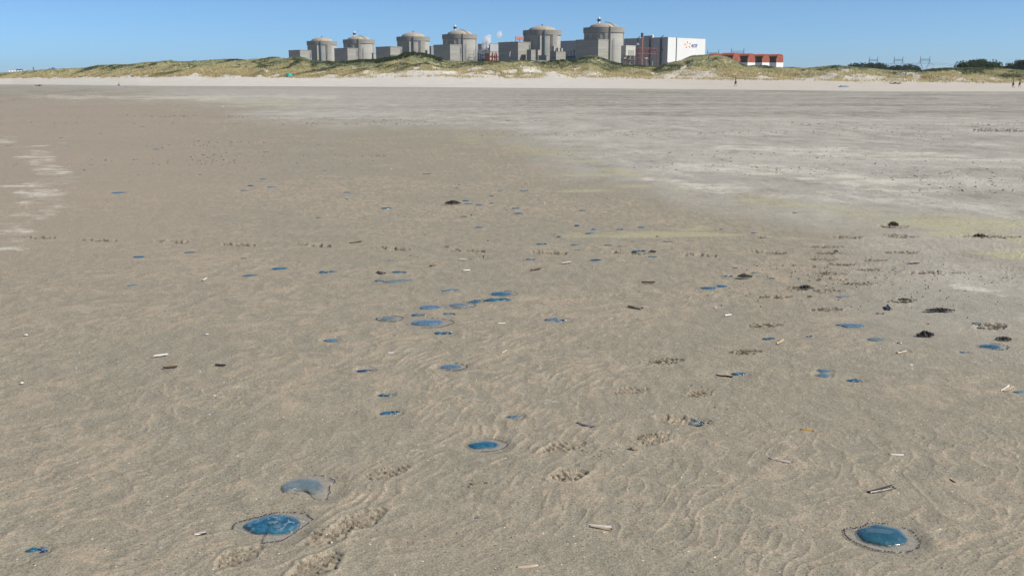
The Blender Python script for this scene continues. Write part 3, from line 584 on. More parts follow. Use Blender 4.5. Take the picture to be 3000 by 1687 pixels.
# ------------------------------------------------------------------ power station: row direction U (towards the viewer's right), W inland
TH = math.radians(-45.6); UX, UY = math.cos(TH), math.sin(TH); WX, WY = -UY, UX
def solve_L(xl, X, Y, z): m = (xl-CX)/F; return (X-m*(Y*CP-(z-H)*SP))/(UX - m*UY*CP)
def solve_M(xr, X, Y, z): m = (xr-CX)/F; return (m*(Y*CP-(z-H)*SP)-X)/(WX - m*WY*CP)
def unit(name, label, cat, xc, yt, Y=None, ztop=None, group=None):
    """thing whose nearest corner stands at xc; its top seen at yt"""
    if Y is None:
        k = (CY-yt)/F; Y = (ztop-H)*(CP+k*SP)/(k*CP-SP)
    z = Z_for(yt, Y) if ztop is None else ztop
    X = X_for(xc, Y, z); e = empty(name, (X, Y, 0), TH); tag(e, label, cat, group); return e, X, Y, z
def roof_edge(mb, L, Mw, z, h=.5, w=.4, e=.25):
    mb.box(-L-e, e, -e, w, z, z+h); mb.box(-L-e, e, Mw-w, Mw+e, z, z+h); mb.box(-L-e, -L+w, w, Mw-w, z, z+h); mb.box(-w, e, w, Mw-w, z, z+h)

R6C = [(943.8,1345),(1052,1275),(1211,1205),(1346.8,1146),(1588,1049),(1768.5,983)]
RIM = [122,117.5,109.4,102.5,90.4,82.6]; DOME = [111,106.8,96.4,89.5,77.5,68.8]
RL = ['farthest domed concrete reactor building, plain dome, leftmost of the six','domed concrete reactor building with white ball lantern, second from the far end','plain-domed concrete reactor building rising behind the dark scrubby dune',
      'domed reactor building with ball lantern beside the two steam puffs','plain-domed reactor building behind the box with the red sign frame','nearest and largest domed reactor building, with tall white ball lantern']
def reactor(i):
    xp, Y = R6C[i]; X = X_for(xp, Y, 40); zr = Z_for(RIM[i], Y); zd = Z_for(DOME[i], Y); R0, R1 = 19.0, 19.75
    e = empty('reactor_building', (X, Y, 0), TH); tag(e, RL[i], 'reactor building', 'domed reactor buildings in a row')
    m = MB(); m.lathe([(R0, 0), (R0, zr-5.2)], 72); m.build('wall', M['conc2'], e, True)
    m = MB(); m.lathe([(R0-.5, zr-5.2), (R1, zr-4.9), (R1, zr), (R1-1.2, zr), (R1-1.2, zr-.6), (13.5, zr-.5)], 72); m.build('ring_beam', M['ring'], e, True)
    # wide buttresses standing proud of the recessed wall panels
    even = i % 2 == 1
    for a in ([-98,-45,-4,90,170] if not even else [-108,-38,36,100,170]):
        wd = math.radians(8.5); a = math.radians(a)
        m = MB(); m.lathe([(R0-.1, 0), (R0+.5, 0), (R0+.5, zr-5.0), (R0-.1, zr-5.0)], 8, a0=a-wd, a1=a+wd)
        nb = len(m.v)//4
        for k in (0, 8): m.f.append((k, 9+k, 18+k, 27+k)); m.m.append(0)
        m.build('buttress', M['conc'], e, False)
    rd = 13.8; m = MB(); hh = zd-zr+.2; m.lathe([(rd+.3, zr-.5), (rd+.3, zr+.35)]+[(rd*math.cos(t), zr+.35+(hh-.35)*math.sin(t)) for t in np.linspace(.05, math.pi/2-.02, 9)], 48); m.build('dome', M['dome'], e, True)
    ca, sa = math.cos(-TH), math.sin(-TH)
    def loc(dx, dy): return (dx*ca-dy*sa, dx*sa+dy*ca)         # offsets seen from the beach -> local
    if even:
        lx, ly = loc(-5.0, -2.0); zb = zd-1.2
        m = MB(); m.lathe([(1.15, zb-1.5), (1.0, zb+2.6)], 16, (lx, ly)); m.lathe([(1.0, zb+2.5), (2.3, zb+4.1), (2.3, zb+4.4), (1.0, zb+4.4)], 16, (lx, ly), 1)
        la = m.build('lantern', [M['white'], M['dark']], e, True)
        m = MB(); m.lathe([(.01, zb+4.3)]+[(1.25*math.sin(t), zb+5.6-1.25*math.cos(t)) for t in np.linspace(.3, math.pi-.05, 8)], 16, (lx, ly)); m.build('ball', M['white'], la, True)
        m = MB(); pv = None
        for k in range(9):
            t = k/8; r = 2.5+t*(R1+.3-2.5)*.72; ang = math.radians(10+t*28)
            px_, py_ = loc(r*math.sin(ang)*1.25, -r*math.cos(ang)); rr_ = math.hypot(px_, py_)
            z = zr+.9+(zd-zr)*math.sqrt(max(0, 1-(rr_/rd)**2))*1.05
            if pv: m.bar(pv, (px_, py_, z), .55)
            pv = (px_, py_, z)
        m.build('dome_pipe', M['dark'], e)
        pa = math.radians(12 if i != 1 else 6)
        px_, py_ = loc(math.sin(pa)*(R1+.4), -math.cos(pa)*(R1+.4)); m = MB(); m.bar((px_, py_, 8), (px_, py_, zr+.4), .8); m.bar((px_, py_, zr+.2), (px_*.72, py_*.72, zr+1.4), .5); m.build('downpipe', M['dark'], e)
        m = MB(); pa = math.radians(24); px_, py_ = loc(math.sin(pa)*(R0+.9), -math.cos(pa)*(R0+.9))
        for s in (-.5, .5): m.bar((px_+s, py_, 4), (px_+s, py_, zr-10), .22)
        for z in np.arange(6, zr-10, 1.6): m.bar((px_-.5, py_, z), (px_+.5, py_, z), .15)
        m.build('ladder', M['steel'], e)
        # windowed recess band high on the shaded side
        m = MB()
        for k in range(5):
            a = math.radians(-38+k*6); qx, qy = loc(math.sin(a)*(R0+.25), -math.cos(a)*(R0+.25)); m.bar((qx, qy, zr-10.5), (qx, qy, zr-6.2), .9)
        m.build('recess_fins', M['conc'], e)
    else:
        m = MB(); m.lathe([(.45, zd-.3), (.45, zd+1.3), (.9, zd+1.5), (.1, zd+2)], 10); m.build('vent', M['dark'], e)
        m = MB(); pa = math.radians(5); px_, py_ = loc(math.sin(pa)*(R1+.5), -math.cos(pa)*(R1+.5)); m.bar((px_, py_, 6), (px_, py_, zr-.5), 1.0); m.bar((px_, py_, zr-1), (px_*.8, py_*.8, zr+.6), .6)
        m.build('downpipe', M['bluesteel'], e)
        m = MB(); pa = math.radians(-7); px_, py_ = loc(math.sin(pa)*(R0+1.1), -math.cos(pa)*(R0+1.1)); m.box(px_-.9, px_+.9, py_-1.2, py_+1.2, 0, zr-6); m.build('stair_shaft', M['conc'], e)
        m = MB(); pa = math.radians(27); px_, py_ = loc(math.sin(pa)*(R0+.75), -math.cos(pa)*(R0+.75)); m.bar((px_, py_, 5), (px_, py_, zr-5.2), .7); m.build('cable_duct', M['dark'], e)
for i in range(6): reactor(i)

BX = [(845.5,878.7,912,148),(979,1017.6,1048.6,142),(1101,1143.5,1178,137.8),(1270,1318.5,1352,131.8),(1460,1517.8,1554.4,124),(1687.5,1753,1790,116.3)]
BL = ['farthest plain concrete box building, seaward of the last reactor','concrete box building seaward of the second-farthest reactor, with lantern','concrete box building above the dark scrub, seaward of the third-farthest reactor',
      'concrete box building seaward of the reactor beside the steam','concrete box building with red and white crane mast before its shaded wall','nearest concrete box building, seaward of the largest reactor']
for i, (xl, xc, xr, yt) in enumerate(BX):
    e, X, Y, z = unit('fuel_building', BL[i], 'concrete building', xc, yt, ztop=39.1, group='concrete box buildings by the reactors')
    L = solve_L(xl, X, Y, z); Mw = solve_M(xr, X, Y, z)
    m = MB(); m.box(-L, 0, 0, Mw, 0, z-.6); m.build('wall', M['conc'], e)
    m = MB(); m.box(-L-.15, .15, -.15, Mw+.15, z-.6, z); roof_edge(m, L, Mw, z, .45, .5, .15); m.build('roof', M['ring'], e)
    m = MB(); m.bar((.35, Mw*.88, 6), (.35, Mw*.88, z-1), .35); m.bar((.35, Mw*.93, z-9), (.35, Mw*.93, z-3), .9); m.build('drainpipe', M['steel'], e)
    for k in range(3):
        m = MB(); m.box(-L*.8+k*L*.28, -L*.8+k*L*.28+.8, Mw*.3, Mw*.3+.8, z, z+1.1); m.build('roof_vent', M['steel'], e)

# turbine hall with the company sign
e, X, Y, z = unit('turbine_hall', 'long grey-sided turbine hall with white end wall carrying a blue and orange logo', 'industrial hall', 1957.5, 109, Y=1006)
L = solve_L(1560, X, Y, z); Mw = solve_M(2067, X, Y, z)
m = MB(); m.box(-L, -.35, .0, Mw, 0, z-.8); m.build('side_wall', M['cladgrey'], e)  # shade of this side is put into its grey cladding colour
y1 = solve_M(1981, X, Y, z); y2 = solve_M(1984, X, Y, z)
cl = noisy('white_end_cladding', (.66,.66,.64), (.62,.62,.60), .05, .6, (1,1,.1), (1, 2.6, .05, .07))
m = MB(); m.box(-.35, 0, -.05, y1, 0, z-.1); m.box(-.35, 0, y2, Mw+.05, 0, z-.1); m.build('end_wall', cl, e)
m = MB(); m.box(-.7, -.3, y1, y2, 0, z-.3); m.build('wall_gap', M['dark'], e)
m = MB(); m.box(-L, -.36, .02, Mw-.02, z-.8, z-.35); roof_edge(m, L-.4, Mw, z-.36, .3, .3, .0); m.build('roof', M['cladgrey'], e)
for xp, w in ((1906,1.6),(1938.5,1.9),(1870,.6)):
    l = solve_L(xp, X, Y, z); m = MB(); m.bar((-l, -.9, 2), (-l, -.9, z-.2), w); m.bar((-l, -.9, z-.3), (-l+1.5, 1.2, z+1.6), .9); m.build('downpipe', M['dark'], e)
for k in range(7):
    m = MB(); l = 6+k*8.5; m.box(-l-1.2, -l, -.08, .04, z-13, z-11.4); m.build('window', M['glass'], e)
l = solve_L(1895, X, Y, z); m = MB(); m.box(-l-5, -l+5, 1, 4, z-.4, z+2.0); m.build('roof_unit', M['pale'], e)
l = solve_L(1902, X, Y, z); m = MB(); m.lathe([(1.4, z-.4), (1.4, z+2.4), (.2, z+2.9)], 12, (-l+2, 2.4)); m.build('roof_tank', M['white'], e)
def wall_pt(px, py):                       # point of the end wall seen at px, py -> local (y, z)
    yy = solve_M(px, X, Y, 36); Yw = Y+WY*yy; return yy, Z_for(py, Yw)
lg = empty('logo', (0, 0, 0)); lg.parent = e
cyy, czz = wall_pt(2014.5, 132.5); sx_, sz_ = wall_pt(2022.5, 124.0); sr = (sx_-cyy); sh = sz_-czz
mb_t = MB()
def petal(ang, mb, L0=.44, L1=1.02, wd=.30):
    pts = []
    for k in range(13):
        t = k/12; r_ = L0+(L1-L0)*t; pts.append((r_, wd*math.sin(math.pi*t**.8)*.5+.12*math.sin(math.pi*t)))
    for k in range(11, 0, -1):
        t = k/12; r_ = L0+(L1-L0)*t; pts.append((r_, -wd*math.sin(math.pi*t**.8)*.42+.12*math.sin(math.pi*t)))
    c, s = math.cos(ang), math.sin(ang)
    mb.prism([(cyy+(p*c-q*s)*sr*1.25, czz+(p*s+q*c)*sh*1.25) for p, q in pts], .02, .16)
for a in (90, 18, -52, -128, -198): mb_t = MB(); petal(math.radians(a), mb_t); mb_t.build('petal', M['orange'], lg)
def wall_text(s, y0, z0, size, mt, par, name, sxx=1.0):
    cu = bpy.data.curves.new(name, 'FONT'); cu.body = s; cu.size = size; cu.extrude = .06; cu.offset = size*.012
    to = bpy.data.objects.new(name, cu); COL.objects.link(to); dg = bpy.context.evaluated_depsgraph_get()
    me = bpy.data.meshes.new_from_object(to.evaluated_get(dg)); bpy.data.objects.remove(to)
    me.transform(Matrix(((0, 0, 1, .14), (sxx, 0, 0, y0), (0, 1, 0, z0), (0, 0, 0, 1)))); me.materials.clear(); me.materials.append(mt)
    o = bpy.data.objects.new(name, me); COL.objects.link(o); o.parent = par; return o
ya, za = wall_pt(2025.5, 139.3); yb_, zb_ = wall_pt(2044, 128.3)
wall_text('e', ya, za, (zb_-za)*1.55, M['blue'], lg, 'letter', 1.15)
ya2, _ = wall_pt(2031.8, 139.3); wall_text('DF', ya2, za-.1, (zb_-za)*1.22, M['blue'], lg, 'letter', 1.12)

# buildings between and before the reactors
def simple_block(name, label, cat, xl, xc, xr, yt, Y, mt, extra=None, mt2=None, group=None):
    e, X, Y, z = unit(name, label, cat, xc, yt, Y=Y, group=group); L = solve_L(xl, X, Y, z); Mw = solve_M(xr, X, Y, z)
    m = MB(); m.box(-L, 0, 0, Mw, 0, z-.4); m.build('wall', mt, e)
    m = MB(); m.box(-L-.2, .2, -.2, Mw+.2, z-.4, z); m.build('roof', mt2 or M['ring'], e)
    if extra: extra(e, L, Mw, z)
    return e
simple_block('service_building', 'narrow bluish service block between the third-farthest reactor and a box building', 'service building', 1258, 1263, 1271, 136, 1190, M['steel'])
simple_block('annex_building', 'low grey annex block at the foot of the second-farthest reactor', 'annex', 1089, 1094, 1102, 156, 1240, M['conc2'])
simple_block('annex_building', 'stepped grey concrete annex left of the plain-domed reactor by the sign frame', 'annex', 1543, 1556, 1569, 146, 1015, M['conc'])
simple_block('annex_building', 'dark low flat-roofed annex before the plain-domed reactor by the sign frame', 'annex', 1577, 1601, 1606, 162.5, 1000, M['conc'])
simple_block('annex_building', 'light concrete annex right of the plain-domed reactor by the sign frame', 'annex', 1613, 1629, 1657, 150, 1010, M['conc'], lambda e, L, Mw, z: [MB_box(e, 'roof_tank', -L*.9, -L*.3, 1, 4, z, z+3.2), MB_box(e, 'roof_tank', -L*.2, 0, Mw*.5, Mw*.7, z, z+2.6)]) if False else None
def annex5(e, L, Mw, z):
    for (a, b, c, d, hh) in ((-L*.95, -L*.45, .6, 3.5, 5.0), (-3, -.5, Mw*.25, Mw*.45, 3.6), (-3, -.5, Mw*.6, Mw*.75, 3.2)):
        m = MB(); m.box(a, b, c, d, z, z+hh); m.build('roof_cabin', M['conc2'], e)
simple_block('annex_building', 'light concrete annex with roof cabins beside the plain-domed reactor with sign frame', 'annex', 1613, 1629, 1657, 151, 1010, M['conc'], annex5)
simple_block('annex_building', 'tall slim pale concrete block before the plain-domed reactor with sign frame', 'annex', 1571, 1576, 1584, 146, 1022, M['conc2'])
simple_block('retaining_wall', 'long white low wall above the grass below the plain-domed reactor', 'wall', 1557, 1560, 1606, 177, 980, M['white'])
e, X, Y, z = unit('storage_tank', 'dark blue horizontal tank shadowed between two concrete buildings', 'tank', 1690, 163, Y=975); Lt = solve_L(1657, X, Y, z)
m = MB(); m.prism([(6*math.cos(t)*.5+3, z-3+3*math.sin(t)) for t in np.linspace(0, 2*math.pi, 24, False)], -Lt, 0); m.build('drum', M['bluesteel'], e, True)
for k in (.15, .85): m = MB(); m.box(-Lt*k-.6, -Lt*k+.6, 1, 5, 0, z-4.5); m.build('saddle', M['conc'], e)
for k, (xp, yt) in enumerate(((1662,152),(1672,150),(1681,147))):
    simple_block('vent_cabin', ('small pale roof cabin next to the blue tank, first and lowest','small pale roof cabin behind the middle of the blue tank','small pale roof cabin nearest the big box building wall')[k], 'cabin', xp-3, xp-1, xp+4, yt, 1004-k*3, M['pale'])
# tall grey-white hall behind the steam
simple_block('pump_hall', 'plain light grey hall standing behind the red frame and steam', 'industrial hall', 1400, 1436, 1478, 128, 1190, M['cladgrey'])
simple_block('boundary_wall', 'low blue-grey wall along the grass before the reactors', 'wall', 1385, 1690, 1700, 178.5, 930, M['steel'])
def lattice(e, x0, x1, y0, y1, z0, z1, nx, nz, mt, w=.35, part='frame', diag=True):
    m = MB(); xs = np.linspace(x0, x1, nx+1); zs = np.linspace(z0, z1, nz+1)
    for yy in (y0, y1):
        for x in xs: m.bar((x, yy, z0), (x, yy, z1), w)
        for zz in zs: m.bar((x0, yy, zz), (x1, yy, zz), w)
        if diag:
            for a in range(nx):
                for b in range(nz):
                    if (a+b) % 2 == 0: m.bar((xs[a], yy, zs[b]), (xs[a+1], yy, zs[b+1]), w*.7)
                    else: m.bar((xs[a+1], yy, zs[b]), (xs[a], yy, zs[b+1]), w*.7)
    for x in xs:
        for zz in zs: m.bar((x, y0, zz), (x, y1, zz), w*.8)
    return m.build(part, mt, e)
# grey scaffold block
e, X, Y, z = unit('scaffold_tower', 'grey open steel scaffold block between the steam and a reactor', 'scaffold', 1410, 147, Y=1120); L = solve_L(1388, X, Y, z); Mw = solve_M(1431, X, Y, z)
lattice(e, -L, 0, 0, Mw, 0, z, 4, 9, M['steel'], .35)
m = MB(); m.box(-L*.8, -L*.1, 3, Mw-3, 0, z-4); m.build('equipment', M['bluesteel'], e)
for zz in (10, 20): m = MB(); m.box(-L, 0, 0, Mw, z-zz, z-zz+.2); m.build('deck', M['steel'], e)
m = MB(); m.bar((0, Mw*.85, z), (0, Mw*.85, z+3), .4); m.lathe([(1.5, z+2.6), (1.5, z+4.2)], 12, (0, Mw*.85)); m.build('tank', M['white'], e)
e, X, Y, z = unit('coil_rack', 'dark red steel rack with stored coils, beside the scaffold block and steam', 'rack', 1434, 152.5, Y=1110); Mw = solve_M(1462, X, Y, z)
m = MB()
for yy in np.linspace(0, Mw, 4): m.bar((0, yy, 0), (0, yy, z), .9)
for zz in (z, z-4.5, z-9, z-12): m.bar((0, 0, zz), (0, Mw, zz), .8)
for k in range(3):
    ya_ = Mw*k/3; m.bar((0, ya_, z-12), (0, ya_+Mw/3, z-4.5), .5)
m.build('frame', M['red'], e)
m = MB(); m.box(-8, -1.5, .5, Mw-.5, 0, z-1.5); m.build('stack_of_crates', M['rust'], e)
m = MB()
for k in range(4): m.box(-.8, -.2, 1+k*Mw/4, 1+k*Mw/4+2.2, z-4, z-1.8); m.box(-.8, -.2, 1+k*Mw/4, 1+k*Mw/4+2.2, z-8.6, z-6.2)
m.build('coil', M['pale'], e)
# sign frame on the fifth box
e, X, Y, z = unit('sign_frame', 'orange-red sign frame standing above the box building with crane mast', 'sign frame', 1510.5, 108, Y=1062); Mw = solve_M(1534, X, Y, z)
m = MB()
for yy in (0, Mw*.5, Mw): m.bar((0, yy, 30), (0, yy, z), .5)
m.bar((0, 0, z-3.2), (0, Mw, z-3.2), .4); m.build('post', M['red'], e)
m = MB(); m.box(-.15, .15, .0, Mw, z-2.6, z); m.build('board', M['signred'], e)
m = MB()
for k in range(7): m.box(.17, .24, .8+k*Mw*.135, .8+k*Mw*.135+.5, z-2.1, z-.6)
m.build('board_marks', M['pale'], e)
# crane mast
Yc = 985; e = empty('crane_mast', (X_for(1488, Yc, 20), Yc, 0)); tag(e, 'thin red and white crane jib leaning before a shaded concrete wall', 'crane')
x2 = X_for(1496.5, Yc, 40)-e.location.x; zt = Z_for(141, Yc); m = MB(); m.bar((0, 0, 0), (x2*.6, 0, zt*.74), 1.0, 4, .8); m.build('jib', M['red'], e)
m = MB(); m.bar((x2*.62, 0, zt*.75), (x2*.82, 0, zt*.9), .85); m.build('jib_tip', M['white'], e); m = MB(); m.bar((x2*.82, 0, zt*.9), (x2, 0, zt), .6); m.build('jib_end', M['red'], e)
# pale building right of the nearest reactor, red gantry, flare mast
e, X, Y, z = unit('auxiliary_building', 'cream panelled auxiliary building with open lower storey beside the nearest reactor', 'auxiliary building', 1834, 134, Y=945); L = solve_L(1820, X, Y, z); Mw = solve_M(1862, X, Y, z)
m = MB(); m.box(-L, 0, 0, Mw, Z_for(163, Y), z-.4); m.build('upper_wall', M['pale'], e)
m = MB(); m.box(-L, -2, 0, 2, 0, Z_for(163, Y)); m.box(-L, -6, 2, Mw, 0, Z_for(164, Y)); m.build('lower_wall', M['conc2'], e)
m = MB(); m.box(-L-.2, .3, -.2, Mw+.2, z-.4, z); m.build('roof', M['white'], e)
for k in range(3):
    m = MB(); m.box(.01, .08, Mw*.25+k*Mw*.22, Mw*.25+k*Mw*.22+Mw*.14, z-9, z-4); m.build('window', M['steel'], e)
for k in (.05, .5, .95): m = MB(); m.bar((-.4, Mw*k, 0), (-.4, Mw*k, Z_for(163, Y)), .6); m.build('column', M['pale'], e)
m = MB(); m.box(-6, 1.2, 0, Mw, Z_for(176, Y), Z_for(173.5, Y)); m.build('deck', M['red'], e)
e, X, Y, z = unit('steel_gantry', 'large dark red portal gantry with lattice beam before the grey hall', 'gantry', 1866, 140.5, Y=935); Mw = solve_M(1925, X, Y, z)
m = MB()
for yy in (0, Mw*.52, Mw): m.bar((0, yy, 0), (0, yy, z), .55)
for zz in (z, z-5): m.bar((0, 0, zz), (0, Mw, zz), .75)
for k in range(10): m.bar((0, Mw*k/10, z-5 if k % 2 else z), (0, Mw*(k+1)/10, z if k % 2 else z-5), .4)
for k in range(5): m.bar((0, Mw*k/10+1, z-9 if k % 2 else z-5), (0, Mw*(k+1)/10+1, z-5 if k % 2 else z-9), .4)
m.bar((0, 0, z-9), (0, Mw*.55, z-9), .5); m.bar((0, Mw*.55, z-11), (0, Mw, z-1), .5); m.bar((0, 0, 14), (0, Mw, 14), .45); m.build('frame', M['red'], e)
m = MB(); m.box(-9, -5, 0, Mw*.5, 0, 12); m.build('pipe_rack', M['dark'], e)
m = MB()
for k in range(3): m.bar((1, Mw*(.3+.22*k), 0), (1, Mw*(.3+.22*k), 15+2*k), .45)
m.build('stanchion', M['pale'], e)
Ym = 975; e = empty('vent_stack', (X_for(1881, Ym, 40), Ym, 0)); tag(e, 'thin rusty stack with dark drum on top, before the grey hall roof', 'stack')
zt = Z_for(97, Ym); m = MB(); m.bar((0, 0, 0), (0, 0, zt-3), 1.2, 10); m.build('pole', M['rust'], e); m = MB(); m.lathe([(1.15, zt-4), (1.15, zt-.3), (.8, zt)], 14); m.build('drum', M['dark'], e, True)
m = MB(); m.bar((1.1, 0, 0), (1.1, 0, zt-5), .3); m.build('ladder', M['pale'], e)
Yl = 920; e = empty('lamp_mast', (X_for(1894, Yl, 20), Yl, 0)); tag(e, 'slim grey mast with white box light before the red gantry', 'lamp mast')
m = MB(); m.bar((0, 0, 0), (0, 0, Z_for(171, Yl)), .5); m.build('pole', M['pale'], e); m = MB(); m.box(-1, 1, -.4, .4, Z_for(173, Yl), Z_for(169.5, Yl)); m.build('lamp_head', M['white'], e)

# orange barrel-roofed hangars
HG = [(2121,157.5,'farthest-left barrel hangar, mostly hidden behind the big dune'),(2173,156,'barrel hangar nearest the big dune, first of the four full ones'),(2217,158,'second of the four full orange barrel hangars beyond the big dune'),(2259,159.8,'third of the four full orange barrel hangars, beside the end one'),(2300,159.8,'end orange barrel hangar of the row, farthest from the big dune')]
for i, (xr, yt, lb) in enumerate(HG):
    Yh = 898+16.8*(i-1); z = Z_for(yt, Yh); Xr = X_for(xr, Yh, z)
    e = empty('barrel_hangar', (Xr-WX*12.1, Yh-WY*12.1+5, 0), TH); tag(e, lb, 'hangar', 'orange and white barrel hangars')
    Wd = 12.3; zw = Z_for(184, Yh); L = 14 if i else 8; N = 14
    arch = [(Wd/2+Wd/2*math.cos(t), zw+2.4+(z-zw-2.4)*math.sin(t)) for t in np.linspace(0, math.pi, N)]
    m = MB(); m.prism([(Wd, zw)]+arch+[(0, zw)], -.5, 0); ga = m.build('gable', M['rust'], e)
    m = MB()
    for k in range(6):
        yy = Wd*(k+1)/7
        m.box(.0, .06, yy-.12, yy+.12, zw, zw+2.2+ (z-zw-2.8)*math.sin(math.acos(max(-1, min(1, (yy-Wd/2)/(Wd/2))))))
    for k in range(4): zz = zw+1.2+k*1.7; m.box(.03, .09, .6+.5*max(0, k-2), Wd-.6-.5*max(0, k-2), zz, zz+.28)
    m.build('gable_ribs', M['ribshade'], ga)
    top = [(y, q) for y, q in arch]
    m = MB(); n0 = len(arch)
    tops = [(Wd/2+(Wd/2+.3)*math.cos(t), zw+2.4+(z-zw-2.1)*math.sin(t)) for t in np.linspace(math.radians(38), math.radians(142), 12)]
    m.prism(tops+[(y, q-.25) for y, q in reversed(tops)], -L, .25); m.build('roof', M['rust'], e, True)
    m = MB(); m.prism([(Wd-.3, zw)]+[(Wd/2+(Wd/2-.3)*math.cos(t), zw+2.4+(z-zw-2.8)*math.sin(t)) for t in np.linspace(0, math.pi, N)]+[(.3, zw)], -L, -.55); m.build('opening_shade', M['ribshade'], e)  # solid fill, coloured near black for the shade inside the open side
    m = MB(); m.box(-L, .05, 0, Wd, 0, zw-.02); m.build('base_wall', M['white'], e)
    m = MB(); m.box(.06, .14, Wd-3.2, Wd-.4, 5, 10.5); m.build('door', M['signred'], e)

# ------------------------------------------------------------------ lattice pylons and wires
def pylon(xc, ytop, ybeam, hw, Y, label, foot=False, gh=0.0):
    sc_ = Y/F*.98; X0 = X_for(xc, Y, 30); e = empty('power_pylon', (X0, Y, 0)); tag(e, label, 'pylon', 'lattice pylons behind the dunes')
    zt = Z_for(ytop, Y); zb = Z_for(ybeam, Y); w = hw*sc_; tk = .0009*Y*.36
    m = MB()
    for s in (-1, 1):
        for o in (-.12, .12):
            m.bar((s*w*(1-o*.5), o*2, zb-3), (s*w*1.02, 0, zt), tk, 4, tk*.5)
            m.bar((s*w*(1+o*.9), o*3, zb-3), (s*w*(1+o*.9), o*3, zb-6), tk)
        k = 8
        for q in range(k):
            z0 = zb-6+q*(zt-zb+6)/k; z1 = zb-6+(q+1)*(zt-zb+6)/k; m.bar((s*w*.93, 0, z0), (s*w*1.07, 0, z1), tk*.6)
    m.build('mast', M['pylon'], e)
    m = MB(); m.bar((-w, 0, zb), (w, 0, zb), tk*1.1); m.bar((-w, 0, zb-2.6), (w, 0, zb-2.6), tk*.9)
    for q in range(10): m.bar((-w+2*w*q/10, 0, zb-2.6*(q % 2)), (-w+2*w*(q+1)/10, 0, zb-2.6*((q+1) % 2)), tk*.7)
    m.build('crossbeam', M['pylon'], e)
    m = MB()
    for s in (-1, 1):
        m.bar((s*w, 0, zb-5), (s*w*.22, 0, zb-20), tk*1.4); m.bar((s*w*.22, 0, zb-20), (s*w*.5, 0, 0), tk*1.4); m.bar((s*w*.95, 0, zb-7), (s*w*1.9, 0, zb-9.5), tk*.9); m.bar((s*w*.8, 0, zb-12), (s*w*1.9, 0, zb-9.5), tk*.7); m.bar((s*w*1.9, 0, zb-9.5), (s*w*1.95, 0, zb-14), tk*.6)
    m.build('leg', M['pylon'], e)
    m = MB()
    for q in (-.5, .5, 0): m.bar((q*w, 0, zb-2.6), (q*w+.6, 0, zb-8), tk*.5)
    m.build('insulator', M['pylon'], e)
    return X0, Y, zb-8
P1 = pylon(2088, 146, 155, 16, 1500, 'pylon rising just beyond the white end wall of the big hall')
P2 = pylon(2160, 141, 150.5, 18, 1350, 'pylon whose horns stick up over the orange hangar roofs')
P3 = pylon(2557.5, 166, 175.5, 12, 2100, 'pylon over the first dark wood, first of three in open sky')
P4 = pylon(2631, 165.5, 174.5, 12.5, 2000, 'middle pylon of the three, between the two dark woods')
P5 = pylon(2709, 164, 173.5, 13.5, 1850, 'whole V-legged pylon with wide arms on open dune skyline', True)
def wires(label, a, b, offs, sag):
    m = MB()
    for ox in offs:
        pv = None
        for k in range(17):
            t = k/16; p = (a[0]+(b[0]-a[0])*t+ox, a[1]+(b[1]-a[1])*t, a[2]+(b[2]-a[2])*t-sag*4*t*(1-t)+abs(ox)*.12)
            if pv: m.bar(pv, p, .22, 3)
            pv = p
    o = m.build('power_line', M['pylon']); tag(o, label, 'power line')
wires('faint power lines drooping between hangar pylon and the dark wood', P2, P3, (-16, 0, 16), 22)
wires('faint power lines between the first and middle open-sky pylons', P3, P4, (-10, 10), 2)
wires('faint power lines between the middle pylon and the V-legged one', P4, P5, (-10, 10), 2)
wires('faint power lines from V-legged pylon towards the right-hand trees', P5, (1400, 1500, 25), (-14, 14), 20)

# ------------------------------------------------------------------ trees
def tree(name, label, px, Y, ytop, wpx, group, base_z=0, n=2600, dark=(.022,.038,.014), hi=(.060,.082,.025), leaf=.5, lobes=9):
    X0 = X_for(px, Y, 8); zt = Z_for(ytop-2.5, Y); w = wpx*Y*CP/F/2*1.25; e = empty(name, (X0, Y, base_z)); tag(e, label, 'tree', group)
    h = zt-base_z; m = MB(); m.bar((0, 0, 0), (.2, .1, h*.62), .9, 8, .35)
    for k in range(5):
        a = k*1.3; m.bar((.1, 0, h*(.28+.07*k)), (math.cos(a)*w*.55, math.sin(a)*w*.4, h*(.55+.08*k)), .4, 6, .12)
    m.build('trunk', M['bark'], e)
    P = []; C = []
    for k in range(lobes):
        a = random.uniform(0, 6.28); q = random.uniform(0, .62); cx = math.cos(a)*w*q; cy = math.sin(a)*w*q*.8; cz = h*random.uniform(.35, .78)-q*h*.12
        if k == 0: cx = cy = 0; cz = h*.72
        r = np.array([w*.5, w*.5, min(h*.30, w*.55)])*random.uniform(.75, 1.15)
        if cz + r[2] > h: cz = h-r[2]
        d = RNG.normal(size=(n//lobes, 3)); d /= np.linalg.norm(d, axis=1)[:, None]; rr = RNG.uniform(.35, 1.0, (len(d), 1))**.5*(1+RNG.normal(0, .035, (len(d), 1)))
        p = np.array([cx, cy, cz])+d*rr*r; P.append(p); f = RNG.uniform(0, 1, (len(d), 1))**1.6*random.uniform(.3, 1.1)
        C.append(np.array(dark)*(1-f)+np.array(hi)*f)
    P = np.concatenate(P); C = np.concatenate(C); ok = P[:, 2] > .5; leaf_cloud('crown', P[ok], leaf, C[ok], e)
for k, (px, yt, w) in enumerate([(2490,191,34),(2505,187,44),(2525,185.5,46),(2548,185.5,48),(2570,186,48),(2590,189,38),(2606,196,30)]):
    tree('dense_tree', ('low first tree','second tree','third tree','tall middle tree','tall tree under the pylon','sloping-topped tree','low last tree')[k]+' of the first dark wood on the dune skyline', px, 900+k*9, yt, w, 'dark wood under the first pylon', n=2400, leaf=.55, dark=(.022,.040,.018), hi=(.045,.065,.025))
